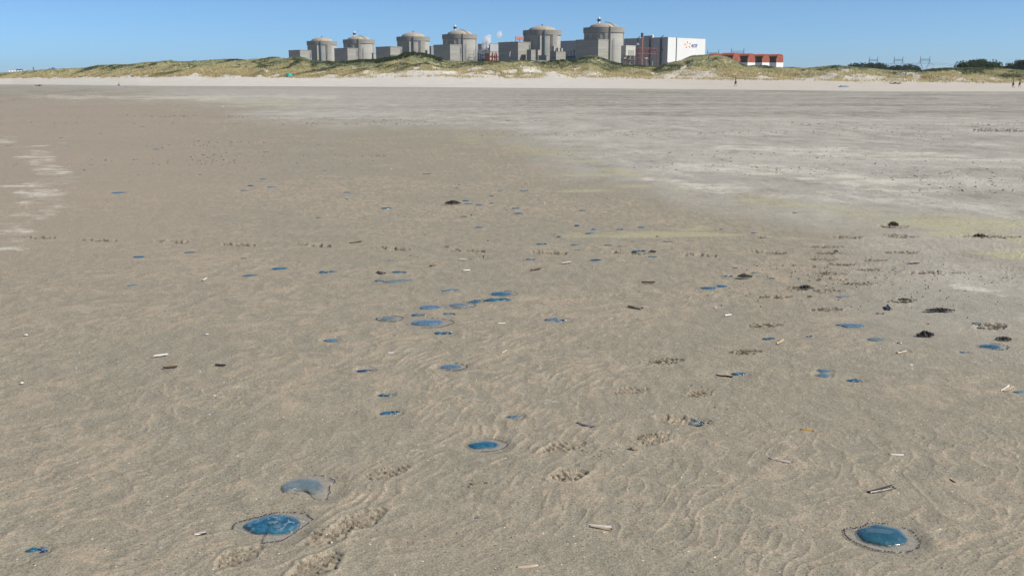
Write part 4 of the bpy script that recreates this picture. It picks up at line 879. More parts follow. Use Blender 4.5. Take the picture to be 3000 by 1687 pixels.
for k, (px, yt, w) in enumerate([(2612,197,36),(2630,190.5,44),(2650,189,46),(2668,188,46),(2686,194,34)]):
    tree('dense_tree', ('low left-end tree','second tree','middle tree','highest tree','sloping right-end tree')[k]+' of the smaller dark wood below the middle pylon', px, 860+k*8, yt, w, 'smaller dark wood below the middle pylon', n=2400, leaf=.5, dark=(.026,.046,.018), hi=(.055,.078,.025))
for k, (px, yt, w, lb, hi) in enumerate([(2818,187,52,'low left shoulder tree of the rounded green clump',(.06,.085,.025)),(2845,178.5,70,'tree just left of the top of the rounded green clump',(.06,.085,.025)),(2878,173.5,84,'tallest round-crowned tree of the green clump',(.07,.095,.025)),
        (2905,185,60,'yellow-green tree at right side of the rounded clump',(.17,.18,.03)),(2928,194,38,'small dark tree closing the right end of the rounded clump',(.05,.07,.02))]):
    tree('broad_tree', lb, px, 620+k*6, yt, w, 'rounded clump of broadleaf trees', n=5200, leaf=.46, dark=(.03,.052,.018), hi=hi, lobes=13)
for k, (px, yt, w, lb) in enumerate([(2958,186,52,'dark tree at the near edge of the far-right grove'),(2985,177,60,'middle tree of the far-right grove with jagged top'),(3018,172,70,'tallest tree of the far-right grove, cut by the picture edge')]):
    tree('broad_tree', lb, px, 600+k*7, yt, w, 'far-right grove', n=5200, leaf=.46, dark=(.024,.045,.02), hi=(.05,.075,.03), lobes=13)
tree('broad_tree', 'low wide dark bush-like tree on skyline left of the first wood', 2478, 850, 197, 34, None, n=900, leaf=.4)

# ------------------------------------------------------------------ far harbour at the left
Yf = 3000
for k in range(5):
    px = 28.5+k*8.6; e = empty('storage_silo', (X_for(px, Yf, 10), Yf, 0)); tag(e, ('first','second','third','fourth','fifth')[k]+' of five far pale domed silos, counted from the shore side', 'silo', 'far row of pale silos')
    zt = Z_for(207, Yf); r = 3.6; m = MB(); m.lathe([(r, 0), (r, zt-4.4)], 20); m.build('wall', M['yellow'], e, True)
    m = MB(); m.lathe([(r+.3, zt-4.6), (r+.3, zt-2.6), (r*.6, zt-.8), (.3, zt)], 20); m.build('roof', M['white'], e, True)
e = empty('conveyor_shed', (X_for(70, Yf+120, 10), Yf+120, 0)); tag(e, 'far pale sloping conveyor shed behind the silos', 'shed')
x0 = X_for(46, Yf+120, 10)-e.location.x; x1 = X_for(70, Yf+120, 10)-e.location.x; x2 = X_for(94, Yf+120, 10)-e.location.x
m = MB(); m.box(x0, x1, 0, 20, 0, Z_for(207, Yf+120)); m.build('wall', M['cladgrey'], e); m = MB(); m.box(x0+2, x1-6, 3, 12, Z_for(207, Yf+120), Z_for(203, Yf+120)); m.build('roof_house', M['hazeblue'], e)
m = MB(); m.bar((x1, 5, Z_for(206, Yf+120)), (x2, 5, Z_for(215, Yf+120)), 3.5); m.build('conveyor', M['white'], e)
e = empty('lattice_mast', (X_for(100.5, Yf, 10), Yf, 0)); tag(e, 'far lattice mast painted haze blue, standing alone right of the silos', 'mast')
zt = Z_for(197.5, Yf)
m = MB()
for s in (-1.6, 1.6): m.bar((s, 0, 0), (s*.6, 0, zt), 1.6)
for k in range(8): m.bar((-1.4, 0, zt*k/8), (1.4, 0, zt*(k+1)/8), .8)
m.build('frame', M['hazeblue'], e); m = MB(); m.box(-1.6, 1.6, -1, 1, zt-3, zt-2.2); m.build('platform', M['hazeblue'], e)
e = empty('cargo_ship', (X_for(160, 3300, 10), 3300, 0)); tag(e, 'far haze-blue ship hull and bridge showing above the dune end', 'ship')
x0 = X_for(146, 3300, 10)-e.location.x; x1 = X_for(177, 3300, 10)-e.location.x; zt = Z_for(203.5, 3300)
m = MB(); n0 = [(x0, zt), (x1, zt-2), (x1-4, 2), (x0+5, 2)]
b = len(m.v); m.v += [(x, y, z) for y in (-8, 8) for x, z in n0]
m.f += [(0,1,2,3),(7,6,5,4)]+[(k, 4+k, 4+(k+1) % 4, (k+1) % 4) for k in range(4)]; m.m += [0]*6; m.build('hull', M['hazeblue'], e)
xb = X_for(158, 3300, 10)-e.location.x; m = MB(); m.box(xb-3, xb+4, -6, 6, zt-1, Z_for(199, 3300)); m.box(x0+1, x0+3, -2, 2, zt, zt+3); m.build('bridge', M['hazeblue'], e)
m = MB(); m.bar((xb, 0, Z_for(199, 3300)), (xb, 0, Z_for(196.5, 3300)), 1.4); m.build('funnel', M['hazeblue'], e)

# ------------------------------------------------------------------ steam
def steam(label, px, py, rpx, Y, dens, sq=(1,1,1)):
    r = rpx*Y/F; m = bpy.data.materials.new('steam_vapour'); m.use_nodes = True; n = m.node_tree.nodes; n.clear(); l = m.node_tree.links
    o = n.new('ShaderNodeOutputMaterial'); v = n.new('ShaderNodeVolumePrincipled'); v.inputs['Color'].default_value = (.98,.98,1,1); v.inputs['Anisotropy'].default_value = .3
    tc = n.new('ShaderNodeTexCoord'); no = n.new('ShaderNodeTexNoise'); no.inputs['Scale'].default_value = 2.6; no.inputs['Detail'].default_value = 4; l.new(tc.outputs['Object'], no.inputs['Vector'])
    mp = n.new('ShaderNodeMapping'); 
    ln = n.new('ShaderNodeVectorMath'); ln.operation = 'LENGTH'; l.new(tc.outputs['Object'], ln.inputs[0])
    a = n.new('ShaderNodeMapRange'); a.inputs[1].default_value = .95; a.inputs[2].default_value = .2; l.new(ln.outputs['Value'], a.inputs[0])
    b_ = n.new('ShaderNodeMapRange'); b_.inputs[1].default_value = .40; b_.inputs[2].default_value = .62; l.new(no.outputs['Fac'], b_.inputs[0])
    mu = n.new('ShaderNodeMath'); mu.operation = 'MULTIPLY'; l.new(a.outputs[0], mu.inputs[0]); l.new(b_.outputs[0], mu.inputs[1])
    m2 = n.new('ShaderNodeMath'); m2.operation = 'MULTIPLY'; l.new(mu.outputs[0], m2.inputs[0]); m2.inputs[1].default_value = dens; l.new(m2.outputs[0], v.inputs['Density']); l.new(v.outputs[0], o.inputs['Volume'])
    mb = MB(); mb.lathe([(math.sin(t), -math.cos(t)) for t in np.linspace(0.01, math.pi-.01, 12)], 20); ob = mb.build('steam_plume', m, None, True)
    z = Z_for(py, Y); ob.location = (X_for(px, Y, z), Y, z); ob.scale = (r*sq[0], r*sq[1], r*sq[2]); ob.rotation_euler = (0, math.radians(28), 0); tag(ob, label, 'steam')
steam('larger white steam puff rising from the scaffold block', 1425, 124, 21, 1160, 1.6, (.62,.8,1.3))
steam('smaller detached white steam puff up and to the side of the larger', 1463, 102, 12, 1160, .9, (.8,1,1.2))
steam('tiny wisp of steam before the grey hall beside the stack', 1869, 130, 5, 960, 1.0)

# ------------------------------------------------------------------ people
SKIN = mat('bare_skin', (.35,.20,.13), .6)
def person(label, X, Y, Z, pose='walk', top=(.03,.03,.035), bottom=(.03,.03,.04), face=0.0, s=1.0, group=None, cat='person'):
    if pose == 'walk':
        J_ = [(0,0,.95),(0,0,1.18),(0,.02,1.42),(0,.03,1.54),(0,.05,1.68), (.09,0,.90),(.10,.16,.50),(.10,.10,.08),(.10,.24,.03), (-.09,0,.90),(-.10,-.02,.48),(-.10,-.30,.14),(-.10,-.22,.04),
              (.20,.0,1.40),(.24,-.10,1.14),(.24,.02,.90),(-.20,0,1.40),(-.24,.10,1.14),(-.23,.24,.94)]
        R_ = [.15,.13,.15,.06,.105,.095,.065,.045,.04,.095,.065,.045,.04,.06,.045,.035,.06,.045,.035]
    elif pose == 'sit':
        J_ = [(0,0,.14),(0,-.08,.40),(0,-.06,.62),(0,-.02,.74),(0,.02,.87), (.09,.05,.14),(.12,.42,.42),(.12,.70,.10),(.12,.85,.06), (-.09,.05,.14),(-.12,.42,.40),(-.12,.70,.10),(-.12,.85,.06),
              (.20,-.06,.60),(.26,.10,.40),(.16,.34,.42),(-.20,-.06,.60),(-.26,-.2,.34),(-.26,-.30,.06)]
        R_ = [.15,.13,.14,.06,.105,.09,.065,.045,.04,.09,.065,.045,.04,.06,.045,.035,.06,.045,.035]
    else:
        J_ = [(0,0,.14),(0,.25,.13),(0,.50,.13),(0,.62,.13),(0,.76,.16), (.09,-.08,.13),(.12,-.50,.12),(.14,-.90,.09),(.14,-1.0,.12), (-.09,-.08,.13),(-.12,-.45,.32),(-.14,-.72,.10),(-.14,-.84,.08),
              (.20,.46,.12),(.34,.22,.09),(.42,.0,.06),(-.20,.46,.12),(-.36,.62,.09),(-.2,.80,.10)]
        R_ = [.13,.12,.13,.06,.10,.085,.062,.045,.04,.085,.062,.045,.04,.055,.045,.035,.055,.045,.035]
    E = [(0,1),(1,2),(2,3),(3,4),(0,5),(5,6),(6,7),(7,8),(0,9),(9,10),(10,11),(11,12),(2,13),(13,14),(14,15),(2,16),(16,17),(17,18)]
    def skinned(ids, edges, grow, nm, mt):
        me = bpy.data.meshes.new(nm); idx = {k: n for n, k in enumerate(ids)}
        me.from_pydata([tuple(c*s for c in J_[k]) for k in ids], [(idx[a], idx[b]) for a, b in edges], [])
        o = bpy.data.objects.new(nm, me); COL.objects.link(o); md = o.modifiers.new('skin', 'SKIN'); md.use_smooth_shade = True
        for n, k in enumerate(ids):
            q = me.skin_vertices[0].data[n]; q.radius = (R_[k]*s*grow,)*2; q.use_root = (n == 0)
        sb_ = o.modifiers.new('sub', 'SUBSURF'); sb_.levels = 1; sb_.render_levels = 1
        dg = bpy.context.evaluated_depsgraph_get(); m2 = bpy.data.meshes.new_from_object(o.evaluated_get(dg)); o.modifiers.clear(); o.data = m2; m2.materials.clear(); m2.materials.append(mt); return o
    body = skinned(range(len(J_)), E, 1.0, 'person', SKIN); tag(body, label, cat, group)
    sh = skinned([1, 2, 13, 14, 16, 17], [(1,2),(2,13),(13,14),(2,16),(16,17)], 1.16, 'shirt', mat('shirt_cloth', top, .9)); sh.parent = body
    tr = skinned([0, 5, 6, 9, 10], [(0,5),(5,6),(0,9),(9,10)], 1.18, 'shorts', mat('shorts_cloth', bottom, .9)); tr.parent = body
    m = MB(); hx, hy, hz = [c*s for c in J_[4]]; rr = .125*s
    m.lathe([(rr*math.sin(t), hz-rr*math.cos(t)*1.05+.02) for t in np.linspace(1.35, math.pi-.05, 6)], 12, (hx, hy-.02*s)); ha = m.build('hair', mat('dark_hair', (.03,.02,.015), .8), body, True)
    m = MB(); m.bar((hx, hy+.095*s, hz), (hx, hy+.135*s, hz-.02*s), .035*s, 5, .02*s)
    for q in (-.035, .035): m.box(hx+q*s-.012*s, hx+q*s+.012*s, hy+.098*s, hy+.108*s, hz+.02*s, hz+.035*s)
    m.build('face', SKIN, body)
    body.location = (X, Y, Z); body.rotation_euler = (0, 0, face); return body
def dune_spot(px, py):
    """where the picture point meets the rising beach"""
    t = np.linspace(0, 1.9, 800); X, Y, Z = dune_xyz(np.full(800, float(px)), t); sx, sy_ = proj(X, Y, Z); k = int(np.argmin(np.abs(sy_-py)+t*.05)); return float(X[k]), float(Y[k]), float(Z[k])
p = dune_spot(2128, 254.5); person('lone dark-clothed walker striding along the pinkish upper beach below the hangars', *p, face=math.radians(100), s=1.0)
g = G(17, 245.2); person('tiny dark walker at the far end of beach under the silos', *g, face=.3, s=1.0)
for px, py, lb, f, c, s in [(2908,259,'dark walker, farthest left of the beach group of four',1.2,(.03,.03,.04),.92),(2926,257,'dark walker just behind the bluish one in beach group',1.4,(.02,.02,.02),.85),(2948,259.5,'tallest walker in bluish top in the beach group of four',1.3,(.08,.12,.20),1.08),(2992,258.5,'small dark-clothed walker at the picture edge behind the group',1.0,(.05,.03,.04),.8)]:
    p = dune_spot(px, py); person(lb, *p, face=f, top=c, s=s, group='walkers on the far beach')
p = dune_spot(868, 226); person('dark figure sitting beside the teal beach shelter', *p, pose='sit', face=2.8, s=1.25)
p = dune_spot(880, 225.5); person('second dark figure sitting on the other side of teal beach shelter', *p, pose='sit', face=3.4, s=1.1)
p = dune_spot(2572, 246.5); person('reddish sunbather lying at the foot of the dune by the sandy gap, first of two', *p, pose='lie', face=1.3, top=(.20,.05,.05), bottom=(.2,.06,.05), s=1.15)
p = dune_spot(2585, 246.5); person('brown sunbather lying next to the reddish one under the dune', *p, pose='lie', face=1.9, top=(.16,.08,.05), bottom=(.1,.04,.03), s=1.1)
g = G(114, 252.6); person('figure in dark red lying on the wet sand at far left', *g, pose='lie', face=1.57, top=(.25,.02,.03), bottom=(.05,.02,.03), s=1.3)
g = G(349, 251.6); person('small seated figure in pale top with dark trousers at sand edge', *g, pose='sit', face=1.0, top=(.45,.40,.50), bottom=(.03,.02,.03), s=1.0)
def shelter():
    p = dune_spot(874, 225.5); e = empty('beach_shelter', p); tag(e, 'small teal beach shelter at the foot of the grassy dune', 'beach shelter')
    m = MB(); n = 8; r = 1.25
    for i in range(7):
        a = math.pi*i/6
        for j in range(6): b_ = math.pi*.5*j/5; m.v.append((r*math.cos(a), -r*math.sin(b_)*math.sin(a)*.9+.3, r*1.05*math.sin(a)*math.cos(b_)+.02))
    for i in range(6):
        for j in range(5): m.f.append((i*6+j, i*6+j+1, (i+1)*6+j+1, (i+1)*6+j)); m.m.append(0)
    o = m.build('canopy', M['teal'], e, True); sf = o.modifiers.new('t', 'SOLIDIFY'); sf.thickness = .03
    m = MB(); m.box(-1.1, 1.3, -.9, -.1, -.05, .06); m.build('floor_mat', M['teal'], e)
    m = MB(); m.bar((-1.25,.3,0), (1.25,.3,.03), .06); m.build('pole', M['white'], e)
shelter()
p = dune_spot(2432, 255.5); m = MB()
for k in range(6): m.box(-.9+k*.3, -.61+k*.3, -.5, .5, 0, .10+.18*math.sin(k*1.3)**2)
o = m.build('beach_towel', mat('blue_towel', (.28,.42,.55), .9)); o.location = p; tag(o, 'crumpled pale blue towel left on the upper beach', 'towel')

# ------------------------------------------------------------------ jellyfish
def gel(name, c1, c2, c3, alpha=1.0, rough=.12, scale=28):
    m = mat(name, c1, rough, IOR=1.36, Coat_Weight=.8, Coat_Roughness=.05); t = NT(m); p = t.obj(); t.b.inputs['Specular IOR Level'].default_value = .45
    c1, c2, c3 = kk_(c1), kk_(c2), kk_(c3); wp = t.map(p, (1,1,1)); a = t.noise(wp, scale, 4, .6, 1.2); b = t.noise(wp, scale*.35, 3, .5, .6)
    c = t.mix(t.ramp(b, .35, .65), c1, c2); c = t.mix(t.ramp(a, .55, .72), c, c3); t.col(c)
    q_ = t.attr('edge')[0]; t.link(t.math('MULTIPLY', t.ramp(b, .3, .7, max(.3, alpha-.12), min(1, alpha+.08)), t.ramp(t.math('ADD', q_, t.math('MULTIPLY', t.math('SUBTRACT', a, .5), .4)), .86, 1.06, 1., .25)), t.b.inputs['Alpha'])
    t.bump(t.math('ADD', a, t.math('MULTIPLY', b, .6)), .8, .008); return m
GEL = {'v': gel('vivid_blue_gel', (.012,.085,.16), (.04,.165,.24), (.25,.34,.38), .95), 'm': gel('steel_blue_gel', (.08,.165,.235), (.15,.235,.30), (.27,.32,.36), .86),
       'p': gel('pale_gel', (.15,.21,.225), (.22,.25,.235), (.24,.28,.33), .78), 'd': gel('dusky_blue_gel', (.006,.03,.09), (.012,.055,.14), (.04,.10,.18), 1.0), 't': gel('teal_gel', (.015,.085,.13), (.04,.13,.17), (.12,.21,.24), .95, scale=14)}
FILM = mat('clear_jelly_film', (.48,.455,.405), .18, Alpha=.4, IOR=1.36); _t = NT(FILM); _t.bump(_t.noise(_t.obj(), 160, 3), .5, .004)
_t.link(_t.ramp(_t.noise(_t.obj(), 60, 3), .3, .7, .18, .44), _t.b.inputs['Alpha'])
FILMV = mat('violet_jelly_film', (.38,.34,.42), .18, Alpha=.6); FRN = mat('purple_fringe', (.018,.008,.045), .75); SANDY = None
def dome_pad(name, out, hgt, mt, parent=None, rings=9, folds=.25, z0=.001, edge=3.0, seed=0, rimlift=0.0):
    """a low gel pad over a closed outline [(x,y)...] (local metres)"""
    out = np.array(out); n = len(out); c = out.mean(0); V = []; 
    rh = np.linspace(1, 0, rings, endpoint=False)
    rh = np.concatenate([[1.0, .985, .95], rh[1:]])
    for q in rh:
        pts = c+(out-c)*q; h = hgt*max(0, 1-q**edge)**.55
        nz = vn(pts[:, 0]*26+seed, pts[:, 1]*26, 5)*.6+vn(pts[:, 0]*60, pts[:, 1]*60+seed, 6)*.4
        z = z0+h*(1-folds+folds*2*nz*(1 if q < .99 else 0)); 
        if q >= .999: z = np.full(n, z0-.002)
        V += [(a[0], a[1], zz) for a, zz in zip(pts, z)]
    V.append((c[0], c[1], z0+hgt)); F_ = []
    R_ = len(rh)
    for i in range(R_-1):
        for k in range(n): F_.append((i*n+k, i*n+(k+1) % n, (i+1)*n+(k+1) % n, (i+1)*n+k))
    for k in range(n): F_.append(((R_-1)*n+k, (R_-1)*n+(k+1) % n, R_*n))
    me = bpy.data.meshes.new(name); me.from_pydata(V, [], F_); me.materials.append(mt); me.polygons.foreach_set('use_smooth', [True]*len(me.polygons)); me.update()
    o = bpy.data.objects.new(name, me); COL.objects.link(o); vcol(o, 'edge', np.append(np.repeat(rh, n), 0.)[:, None])
    if parent: o.parent = parent
    return o
def smooth_outline(pts, n=72, jag=.0):
    P = np.array(pts, float); m = len(P); t = np.arange(n)*m/n; i = t.astype(int); f = (t-i)[:, None]
    p0, p1, p2, p3 = P[(i-1) % m], P[i % m], P[(i+1) % m], P[(i+2) % m]
    o = .5*((2*p1)+(-p0+p2)*f+(2*p0-5*p1+4*p2-p3)*f**2+(-p0+3*p1-3*p2+p3)*f**3)
    if jag: o = o + RNG.normal(0, jag, o.shape)
    return o
def fringe(out, i0, i1, size, parent, seed=0):
    m = MB(); n = len(out); k = i0; r = random.Random(seed)
    L = 0
    while k < i1:
        a = Vector((*out[int(k) % n], 0)); b = Vector((*out[(int(k)+1) % n], 0)); p = a.lerp(b, k-int(k)); d = (b-a); seg = max(d.length, 1e-5); d.normalize(); nn = Vector((-d.y, d.x, 0))
        if r.random() > .12:
            q = p+nn*r.uniform(-.15, .15)*size; l = size*r.uniform(.45, .85); w = d*math.cos(.5)+nn*math.sin(.5)*r.choice((-.3, 1))
            m.bar(q-w*l*.5+Vector((0,0,.006)), q+w*l*.5+Vector((0,0,.007)), size*r.uniform(.32, .5), 5, size*.25)
        k += size*1.0/seg
    if m.v: m.build('fringe', FRN, parent)
def wobbly(rx, ry, rot, n=40, amp=.10, seed=0, pinch=0.0):
    t = np.arange(n)*2*math.pi/n; w = 1+amp*(vn(np.cos(t)*1.7+seed, np.sin(t)*1.7+seed*.7, 3)-.5)*3+amp*.5*(vn(np.cos(t)*5+seed, np.sin(t)*5, 4)-.5)*2
    x = np.cos(t)*rx*w; y = np.sin(t)*ry*w*(1-pinch*np.cos(t)); c, s = math.cos(rot), math.sin(rot); return np.stack([x*c-y*s, x*s+y*c], 1)
def zone_of(x, y):
    if y < 510 and x < 1000: return 'among specks beyond the lone vivid oval', 'far blue specks on the smooth sand'
    if y < 570 and x < 1030: return 'in the band beyond the footprint row', 'blue specks in the mid distance'
    if y < 650 and x < 1620: return 'around the long black weed clump', 'blue specks around the black weed'
    if y < 700 and 1350 < x < 2350: return 'just beyond the dark footprint row', 'blue specks beyond the footprints'
    if y < 770 and x >= 1500: return 'along the dark footprint row', 'blue specks along the footprints'
    if y < 770: return 'above the small brown razor shell', 'blue scraps by the razor shell'
    if x > 2000 and y < 860: return 'by the dark weed heap', 'blue scraps by the weed heap'
    return 'around the spiky weed clumps', 'blue scraps on the open sand'
ORD = ['first','second','third','fourth','fifth','sixth','seventh','eighth','ninth','tenth','eleventh','twelfth','thirteenth','fourteenth','fifteenth','sixteenth','seventeenth','eighteenth','nineteenth','twentieth','twenty-first','twenty-second']
zones = {}
for k, (x, y, w, kd, s, l) in enumerate(J):
    if l is None: zones.setdefault(zone_of(x, y), []).append((x, k))
auto = {}
for z_, lst in zones.items():
    for n_, (x, k) in enumerate(sorted(lst)): auto[k] = (f"{ {'v':'bright','m':'blue','p':'pale','d':'dark'}[J[k][3]]} jellyfish {'scrap' if J[k][4]=='s' else 'oval'}, {ORD[n_]} from left {z_[0]}", z_[1])
for k, (x, y, w, kd, s, lb) in enumerate(J):
    g = G(x, y); R = w*mpp(y)/2; e = empty('jellyfish', (g[0], g[1], 0))
    if lb: tag(e, lb, 'jellyfish', 'stranded blue jellyfish')
    else: tag(e, auto[k][0], 'jellyfish', auto[k][1])
    rnd = random.Random(k); ht = min(.020, .07*R+.005); n = 44 if y > 700 else 22
    asp = rnd.uniform(.62, .9); rot = rnd.uniform(-.25, .25)
    if y < 700: ht = max(ht, .012)
    if s == 'o':
        dome_pad('bell', wobbly(R, R*asp, rot, n, rnd.choice([.06, .14, .2]), k, rnd.choice([0, .25, -.3])), ht, GEL[kd], e, seed=k, folds=.2)
        if y > 700 and rnd.random() < .5: dome_pad('film', wobbly(R*1.25, R*asp*1.2, rot, 30, .12, k+8)+[.1*R, 0], .003, FILM, e, rings=4, z0=.0015, seed=k)
    elif s == 'r':
        q = .70; dx = -.12*R; out = wobbly(R*1.22, R*1.0, rot, 56, .05, k+50)
        dome_pad('film', out, .004, FILM, e, rings=5, folds=.3, z0=.002, seed=k)
        bl = wobbly(R*(.86 if kd != 'p' else .74), R*.62, rot, 44, .10 if kd == 'v' else .06, k); bl[:, 0] += dx
        b_ = dome_pad('bell', bl, ht, GEL[kd], e, seed=k, folds=.35 if kd == 'v' else .15, z0=.003)
        fringe(out, 40 if x > 1200 else 0, 70 if x > 1200 else 56, .010 if y > 1200 else .013, e, k)
        if kd == 'v' and y > 1200: dome_pad('fold', wobbly(R*.5, R*.12, .1, 24, .3, k+9)+[-.1*R, 0], ht*.7, GEL['m'], b_, rings=5, z0=ht*.6, seed=k)
    elif s == 'l': dome_pad('bell', wobbly(R, R*.36, rot+rnd.uniform(0, .5)*(1 if y > 700 else 0), n, .12, k, .4), ht*.8, GEL[kd], e, seed=k)
    else:
        np_ = rnd.randint(6, 9) if w > 30 else (3 if w > 20 else 2); main = dome_pad('bell', wobbly(R*.55, R*.42, rot, 30, .22, k)+[-.42*R, 0], ht, GEL[kd], e, rings=6, seed=k, folds=.6)
        for q in range(np_):
            cx = R*(-.1+.95*(q+.5)/np_); cy = R*rnd.uniform(-.42, .42); o = dome_pad('scrap', wobbly(R*rnd.uniform(.16, .36), R*rnd.uniform(.06, .18), rnd.uniform(-.9, .9), 20, .34, k*7+q)+[cx, cy], ht*rnd.uniform(.5, 1), GEL[rnd.choice([kd, 'm', 'd' if y > 650 else kd, 'p', 'v'])], e, rings=5, seed=k+q, folds=.7)
        if y > 850:
            dome_pad('film', wobbly(R*.95, R*.5, rot, 30, .2, k+3)+[.12*R, 0], .003, FILM, e, rings=4, z0=.0015, seed=k)
for hi_, h in enumerate(HERO):
    ox, oy, s_ = h['c']; W = lambda pts: [G(ox+a*s_, oy+b*s_)[:2] for a, b in pts]
    fl = np.array(W(h['film'])); c = fl.mean(0); e = empty('jellyfish', (c[0], c[1], 0)); tag(e, h['label'], 'jellyfish', 'stranded blue jellyfish')
    fo = smooth_outline(fl-c, 110, .0012); bo = smooth_outline(np.array(W(h['bell']))-c, 80, .0010)
    dome_pad('film', fo, .005 if h['kind'] != 'p' else .008, FILM, e, rings=8, folds=.35, z0=.002, seed=hi_)
    b_ = dome_pad('bell', bo, .017 if h['kind'] != 'p' else .010, GEL[h['kind']], e, rings=16, folds={'v': .32, 'p': .08, 't': .06}[h['kind']], z0=.003, seed=3*hi_+1, edge=4)
    n0 = len(h['film']); fringe(fo, int(h['fr'][0]*110/n0), int(h['fr'][1]*110/n0), .011, e, hi_)
    bc = bo.mean(0)
    if h['kind'] == 'v':
        for q, (dx, dy, a_, b2, r_, kk) in enumerate([(.0,.012,.050,.011,.3,'p'),(-.045,-.002,.04,.012,-.2,'m'),(.03,-.004,.026,.012,.2,'m'),(.028,-.028,.034,.013,.1,'m'),(-.01,-.012,.022,.007,-.9,'t'),(-.03,.022,.045,.008,.4,'m')]):
            dome_pad('fold', wobbly(a_, b2, r_, 26, .25, q)+bc+[dx, dy], .005, GEL[kk], b_, rings=5, z0=.0145, seed=q, folds=.5)
    if h['kind'] == 't':
        dome_pad('pale_lens', wobbly(.058, .022, -.18, 40, .06, 5)+bc+[-.004, .008], .005, gel('pale_lens_gel', (.11,.19,.235), (.085,.165,.215), (.14,.215,.25), .75, scale=9), b_, rings=10, z0=.0172, folds=.03, seed=4, edge=2)
    if h['kind'] == 'p':
        pass

# ------------------------------------------------------------------ razor shells and other shells
def shellmat(name, a, b, rough=.35): return noisy(name, a, b, 90, rough, (.3,1,1))
SH = {'brown': shellmat('brown_shell', (.13,.075,.025), (.05,.03,.014)), 'dark': shellmat('dark_shell', (.045,.03,.02), (.02,.015,.01)), 'white': shellmat('white_shell', (.70,.66,.60), (.50,.46,.42)), 'purple': shellmat('violet_shell', (.30,.26,.30), (.15,.11,.14)),
      'tan': shellmat('tan_shell', (.42,.29,.18), (.55,.45,.36)), 'yellow': shellmat('ochre_shell', (.52,.30,.07), (.42,.22,.05))}
def valve(L, W, hgt, bend=.05, flip=False, n=10, m_=6):
    V = []; Fc = []; th = .0022
    for layer in (0, 1):
        for i in range(n+1):
            u = i/n-.5; wl = W*(1-.18*abs(2*u)**4)
            for j in range(m_+1):
                a = math.pi*j/m_; y = -math.cos(a)*wl*.5+bend*L*(u*u*4-.5)*.5; z = math.sin(a)*hgt
                if flip: z = hgt-z
                V.append((u*L, y, z+ (th if layer else 0)+.003))
    N = (n+1)*(m_+1)
    for lay in (0, 1):
        for i in range(n):
            for j in range(m_):
                q = (lay*N+i*(m_+1)+j, lay*N+(i+1)*(m_+1)+j, lay*N+(i+1)*(m_+1)+j+1, lay*N+i*(m_+1)+j+1); Fc.append(q if lay == 0 else q[::-1])
    for i in range(n):
        for j in (0, m_): Fc.append((i*(m_+1)+j, (i+1)*(m_+1)+j, N+(i+1)*(m_+1)+j, N+i*(m_+1)+j))
    for j in range(m_):
        for i in (0, n): Fc.append((i*(m_+1)+j, i*(m_+1)+j+1, N+i*(m_+1)+j+1, N+i*(m_+1)+j))
    return V, Fc
RZ = [  # x0,y0,x1,y1 picture ends, material, second valve (material or None), cup up, label
(478,1080,520,1076,'brown',None,0,'slim brown razor shell just below the white one on bare sand'),(631,1071,661,1073,'dark',None,0,'short dark brown razor shell lying by itself on bare sand'),(448,1046,494,1040,'white',None,0,'long thin white razor shell on bare sand'),
(1026,714,1059,709,'brown',None,0,'brown razor shell at the far footprint row'),(1105,798,1129,803,'brown','white',0,'brown and white razor shell above the crumpled blue scrap'),(1261,781,1278,775,'brown','tan',0,'split brown razor shell, open like a beak'),
(1342,761,1370,762,'white',None,0,'very thin pale razor shell near the split brown one'),(1556,793,1585,788,'brown',None,0,'textured brown razor shell above open sand, right of central cluster'),(1648,774,1675,770,'white',None,1,'white razor shell right of the textured brown one'),
(1880,829,1919,829,'dark','brown',0,'straight dark razor shell before the two overlapping jellyfish'),(1840,900,1883,906,'brown','white',0,'brown and white two-valved razor shell on open sand'),(1690,1243,1742,1255,'purple','purple',0,'lilac razor shell with ringed ends beside the footprints'),
(1718,1546,1796,1552,'white','tan',1,'hinged-open white razor shell curling round at one end'),(2252,1347,2323,1360,'tan','white',0,'long tan and lilac razor shell, slightly bent'),(2542,1449,2612,1430,'dark','dark',0,'dark split razor shell above the teal domed jellyfish'),
(2782,1410,2797,1419,'dark',None,0,'stubby dark shell piece near right edge'),(2098,1101,2147,1106,'tan','dark',0,'tan razor shell touching a dark-crusted blue scrap'),(2280,1011,2300,998,'tan',None,1,'tan upright-looking razor shell beside scalloped blue scrap'),
(2122,927,2143,924,'white',None,0,'small white razor piece below overlapping jellyfish'),(2346,1262,2383,1267,'yellow',None,0,'bright ochre yellow shell piece on bare sand'),(2599,897,2610,909,'dark','purple',0,'short dark violet shell standing aslant near black weed'),
(2937,1151,2962,1134,'white','tan',1,'white cupped razor shell with brown side at the right edge'),(2659,773,2691,772,'white','dark',0,'white razor shell with dark end beyond the trampled sand'),(2604,1336,2650,1337,'white',None,0,'thin half-buried white razor shell on clear right sand'),
(1514,1668,1580,1661,'tan',None,0,'thin curved tan razor shell at the bottom edge'),(2227,699,2264,697,'brown','white',0,'thin brown and white razor shell in the greenish zone'),(1237,511,1261,510,'white','dark',0,'far white shell with dark end'),
(594,823,606,817,'white',None,0,'small white shell strip above bare left sand'),(2628,1037,2655,1031,'tan',None,0,'tan shell strip under a pale blue scrap'),(568,1572,604,1565,'white','dark',0,'narrow white shell sliver with its shaded side painted dark, lower left'),(1136,1036,1157,1037,'white',None,0,'thin curved white shell thread above small teal scraps'),  # dark second valve of the lower-left sliver paints its shaded side
(1470,1037,1484,1029,'tan',None,0,'little tan shell piece right of sandy-collared jellyfish'),(1457,950,1484,950,'white',None,0,'thin white shell strip beside broad two-lobed jellyfish'),(1356,795,1378,793,'white',None,0,'fine white strip before dark sprig in the middle')]
